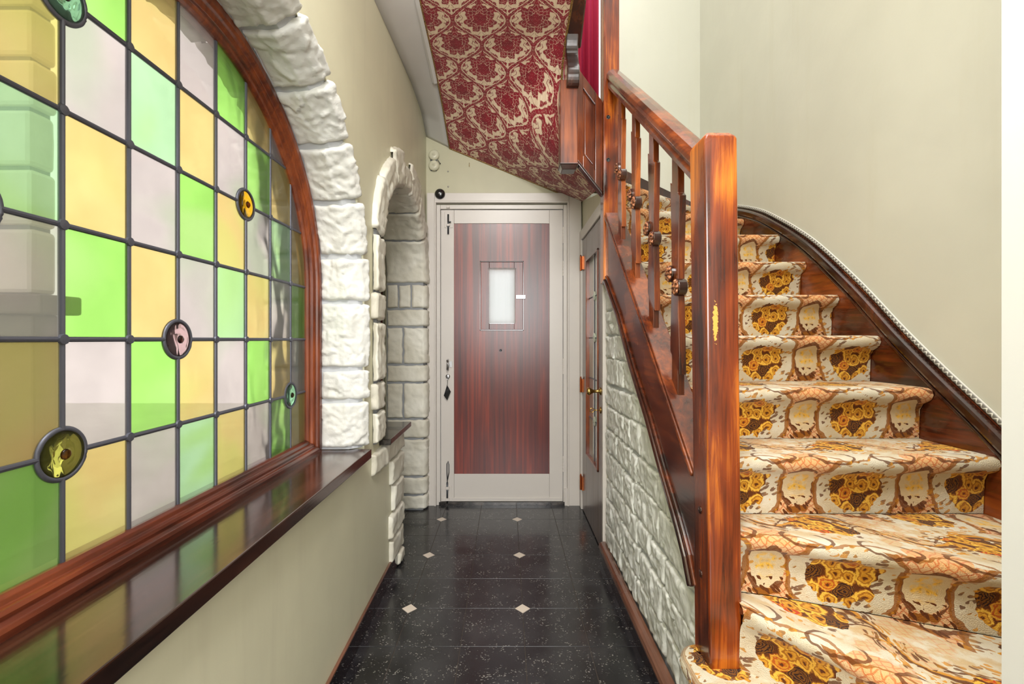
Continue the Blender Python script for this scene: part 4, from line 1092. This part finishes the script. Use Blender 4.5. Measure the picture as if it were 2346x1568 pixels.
for yc in (1.493, 1.737, 1.977, 2.217):
    def Pz(s, t): return lerp(s_top(yc+s)-0.005, r_bot(yc+s)+0.004, t)
    left = [(yc-w_, Pz(-w_, t)) for t, w_ in HWp]; right = [(yc+w_, Pz(w_, t)) for t, w_ in reversed(HWp)]
    ba = MB().prism(left+right, 'x', 0.551, 0.573).build('baluster', M['bal_wood'], stair, bevel=0.0015)
    for s in (-0.030, 0.030):
        y = yc+s; z = Pz(s, 0.47)
        MB().lathe([(0.026, -0.004), (0.028, 0.0), (0.028, 0.024), (0.024, 0.028), (0.001, 0.028)], (0.546, y, z), (1, 0, 0), 20).build('boss', M['dark_wood'], ba, smooth=False, bevel=0.002)
        rosette((0.542, y, z), 0.028, 0.011).build('rosette', M['rosette'], ba, smooth=True)

# wall string with moulding and braid
WT = [(0.70, 0.42), (0.95, 0.64), (1.276, 0.931), (1.442, 1.07), (1.602, 1.21), (1.80, 1.398), (2.031, 1.594), (2.18, 1.70), (2.326, 1.79), (2.5, 1.885), (2.72, 1.972), (3.0, 2.06), (3.30, 2.16)]
def smooth_pts(P, n):
    out = []
    for i in range(len(P)-1):
        p0, p1, p2, p3 = P[max(i-1, 0)], P[i], P[i+1], P[min(i+2, len(P)-1)]
        for k in range(n):
            t = k/n; out.append(tuple(0.5*(2*b+(c-a)*t+(2*a-5*b+4*c-d)*t*t+(3*b-a-3*c+d)*t**3) for a, b, c, d in zip(p0, p1, p2, p3)))
    return out+[P[-1]]
WTs = smooth_pts(WT, 5)
wstr = MB().prism(WTs+[(y, z-0.34) for y, z in reversed(WTs)], 'x', 1.376, 1.40).build('wall_string', M['stair_wood'], stair)
strip('string_moulding', WTs, 1.362, 1.40, -0.036, 0.0, M['dark_wood'], wstr, 0.010)
strip('string_bead', WTs, 1.370, 1.40, -0.052, -0.040, M['dark_wood'], wstr, 0.004)
g = MB(); g.uv = []; L = 0
for i, (y, z) in enumerate(WTs):
    a, b = WTs[max(i-1, 0)], WTs[min(i+1, len(WTs)-1)]; t = Vector((b[0]-a[0], b[1]-a[1])).normalized(); nn = Vector((-t.y, t.x))
    if i: L += math.hypot(y-WTs[i-1][0], z-WTs[i-1][1])
    for d, x in ((0.001, 1.399), (0.003, 1.392), (0.010, 1.390), (0.017, 1.393), (0.019, 1.399)): g.v.append((x, y+nn.x*d, z+nn.y*d)); g.uv.append((L, d))
for i in range(len(WTs)-1):
    for k in range(4): g.f.append((i*5+k, i*5+k+1, i*5+6+k, i*5+5+k))
g.build('braid_trim', M['braid_grey'], wstr, smooth=True)
es = [(1.376, 2.16), (0.83, 2.42), (0.62, 2.52)]
MB().prism([(x, z) for x, z in es]+[(x, z-0.25) for x, z in reversed(es)], 'y', 3.285, 3.30).build('end_string', M['dark_wood'], stair)

# ------------------------------------------------------------------ soffit, fascia, landing woodwork
def cr(P, t):
    n = len(P)-1; i = min(int(t*n), n-1); k = t*n-i
    return Vector(P[i]).lerp(Vector(P[i+1]), k)
IN = [(0.53, 2.47, 2.03), (0.47, 2.50, 2.18), (0.40, 2.54, 2.36), (0.345, 2.57, 2.52), (0.315, 2.56, 2.64), (0.314, 2.38, 2.755), (0.316, 2.16, 2.80), (0.32, 1.2, 2.98)]
OUT = [(0.545, 3.30, 2.182), (0.25, 3.30, 2.303), (-0.08, 3.30, 2.438), (-0.41, 3.30, 2.573), (-0.41, 2.95, 2.69), (-0.41, 2.60, 2.757), (-0.41, 2.164, 2.80), (-0.41, 1.2, 2.98)]
IN = [tuple(p) for p in smooth_pts(IN, 4)]; OUT = [tuple(cr(OUT, i/28)) for i in range(29)]
sof = struct('ceiling_soffit', 'sloping stair soffit papered in red and cream flock damask', (0, 2.6, 2.5))
g = MB(); g.uv = []; nA, nB = 56, 22
for i in range(nA+1):
    a = cr(IN, i/nA); b = cr(OUT, i/nA)
    for j in range(nB+1):
        p = a.lerp(b, j/nB); g.v.append(tuple(p)); g.uv.append((p.x+0.131, 2.28-p.y))
for i in range(nA):
    for j in range(nB): g.f.append((i*(nB+1)+j, i*(nB+1)+j+1, (i+1)*(nB+1)+j+1, (i+1)*(nB+1)+j))
g.build('wallpaper', M['damask'], sof, smooth=True)
g = MB()
for i in range(nA+1):
    a = cr(IN, i/nA); b = cr(OUT, i/nA)
    for j in range(nB+1): p = a.lerp(b, j/nB); g.v.append((p.x, p.y, p.z+0.02))
for i in range(nA):
    for j in range(nB): g.f.append((i*(nB+1)+j, i*(nB+1)+j+1, (i+1)*(nB+1)+j+1, (i+1)*(nB+1)+j))
g.build('plasterboard', M['fascia'], sof, solid=0.02)
MB().tube([cr(OUT, i/70)-Vector((0, 0.003, 0.002)) for i in range(71)], 0.005, 6).build('gold_braid', M['braid_gold'], sof, smooth=True)
MB().tube([cr(IN, 0.42+0.58*i/50)-Vector((0.004, 0, 0.002)) for i in range(51)], 0.006, 6).build('gold_braid', M['braid_gold'], sof, smooth=True)
fas = struct('trim_3', 'grey-white sloping plaster fascia between left wall and red damask', (-0.5, 2.5, 2.7))
WTOP = [(-0.579, 3.30, 2.655), (-0.579, 3.1, 2.735), (-0.579, 2.8, 2.752), (-0.579, 2.4, 2.72), (-0.579, 2.0, 2.68), (-0.579, 1.2, 2.60)]
g = MB()
for i in range(41):
    t = i/40; a = cr(WTOP, t); b = Vector((-0.41, a.y, interp(-a.y, sorted([(-p[1], p[2]) for p in OUT[12:]]))))
    for k in range(5): g.v.append(tuple(a.lerp(b, k/4)))
for i in range(40):
    for k in range(4): g.f.append((i*5+k, i*5+k+1, i*5+6+k, i*5+5+k))
g.build('plaster', M['fascia'], fas, smooth=True, solid=0.02)
md_ = [(-0.425, lerp(1.2, 2.72, i/20)) for i in range(21)]
g = MB()
for x, y in md_:
    z = interp(-y, sorted([(-p[1], p[2]) for p in OUT[12:]]))
    g.v += [(-0.412, y, z-0.002), (-0.412, y, z-0.016), (-0.428, y, z-0.020), (-0.442, y, z-0.012), (-0.446, y, z+0.0)]
for i in range(20):
    for k in range(4): g.f.append((i*5+k, i*5+k+1, i*5+6+k, i*5+5+k))
g.f += [(0, 1, 2, 3, 4), tuple(100+k for k in range(5))]
g.build('moulding', M['fascia'], fas)
# white closing above fascia
lb = thing('landing_balustrade', 'dark wooden landing panel with drop newel and scroll bracket beside the damask', 'balustrade', (0.33, 2.4, 2.07))
pn = MB().box(0.280, 0.370, 2.36, 2.45, 2.098, 2.535).build('drop_newel', M['panel_wood'], lb, bevel=0.003)
g = MB().add([(0.280, 2.36, 2.098), (0.370, 2.36, 2.098), (0.370, 2.45, 2.098), (0.280, 2.45, 2.098), (0.290, 2.37, 2.074), (0.360, 2.37, 2.074), (0.360, 2.44, 2.074), (0.290, 2.44, 2.074)],
             [(0, 1, 2, 3), (4, 5, 6, 7)]+[(i, (i+1) % 4, 4+(i+1) % 4, 4+i) for i in range(4)]); g.build('foot', M['dark_wood'], pn, bevel=0.002)
MB().box(0.276, 0.374, 2.356, 2.454, 2.096, 2.104).build('foot_fillet', M['dark_wood'], pn, bevel=0.003)
# scroll bracket: S profile in Y-Z extruded in X
sp = []
for i in range(25):
    t = i/24; z = lerp(2.49, 2.775, t); sp.append((2.352-0.030*math.sin(t*2*PI+0.4)-0.012*math.sin(t*PI), z))
MB().prism(sp+[(2.43, 2.775), (2.43, 2.49)], 'x', 0.309, 0.374).build('scroll_bracket', M['dark_wood'], lb, bevel=0.006)
g = MB()
for y, z in ((2.40, 2.72), (2.0, 3.04), (1.5, 3.44)):
    g.v += [(0.312, y, z), (0.392, y, z), (0.398, y, z+0.10), (0.308, y, z+0.10)]
g.f = [(0, 1, 2, 3), (8, 9, 10, 11)]+[(r*4+k, r*4+(k+1) % 4, r*4+4+(k+1) % 4, r*4+4+k) for r in (0, 1) for k in range(4)]
g.build('upper_string', M['dark_wood'], lb, bevel=0.006)
# raked panel between drop newel and post (frame + raised field)
def pz(x, top): return lerp(2.625, 2.455, (x-0.37)/0.142) if top else lerp(2.138, 1.975, (x-0.37)/0.142)
def pyl(x): return lerp(2.395, 2.425, (x-0.37)/0.142)
def pquad(name, x0, x1, f0, f1, dy, th, mat, parent, bev=0.002):
    g = MB()
    for y in (0, th):
        for x, f in ((x0, f0), (x1, f0), (x1, f1), (x0, f1)): g.v.append((x, pyl(x)+dy+y, lerp(pz(x, 0), pz(x, 1), f)))
    g.f = [(3, 2, 1, 0), (4, 5, 6, 7)]+[(i, (i+1) % 4, 4+(i+1) % 4, 4+i) for i in range(4)]
    return g.build(name, mat, parent, bevel=bev)
pquad('stile', 0.371, 0.404, 0, 1, 0, 0.03, M['panel_wood'], lb); pquad('stile', 0.472, 0.511, 0, 1, 0, 0.03, M['panel_wood'], lb)
pquad('panel_rail', 0.4045, 0.4715, 0, 0.13, 0, 0.03, M['panel_wood'], lb); pquad('panel_rail', 0.4045, 0.4715, 0.86, 1, 0, 0.03, M['panel_wood'], lb)
fld = pquad('panel_field', 0.4045, 0.4715, 0.13, 0.86, 0.014, 0.01, M['panel_wood'], lb)
pquad('raised_field', 0.415, 0.461, 0.17, 0.82, 0.008, 0.006, M['panel_wood'], fld, 0.003)
pquad('bottom_moulding', 0.371, 0.511, -0.045, -0.002, -0.008, 0.05, M['dark_wood'], lb, 0.004)
# landing window with velvet curtain
w2 = struct('window_2', 'bright upper landing window behind the red velvet curtain', (0.57, YE, 2.75))
MB().box(0.345, 0.795, YE+0.10, YE+0.106, 2.755, 4.195).build('pane', M['clear'], w2)
for b in ((0.34, 0.37, 2.75, 4.2), (0.77, 0.80, 2.75, 4.2), (0.37, 0.77, 2.75, 2.79), (0.37, 0.77, 4.16, 4.2)):
    MB().box(b[0], b[1], YE+0.06, YE+0.14, b[2], b[3]).build('frame_bar', M['white_wall'], w2, bevel=0.003)
g = MB(); n = 90
for j in range(2):
    for i in range(n+1):
        x = lerp(0.36, 0.652, i/n); g.v.append((x, 3.235+0.022*math.sin(x*105)+0.008*math.sin(x*47), (2.62, 4.45)[j]))
for i in range(n): g.f.append((i, i+1, n+2+i, n+1+i))
tag(g.build('velvet_curtain', M['velvet'], smooth=True, solid=0.004), 'crimson velvet curtain hanging on the upper landing behind the panel', 'curtain')
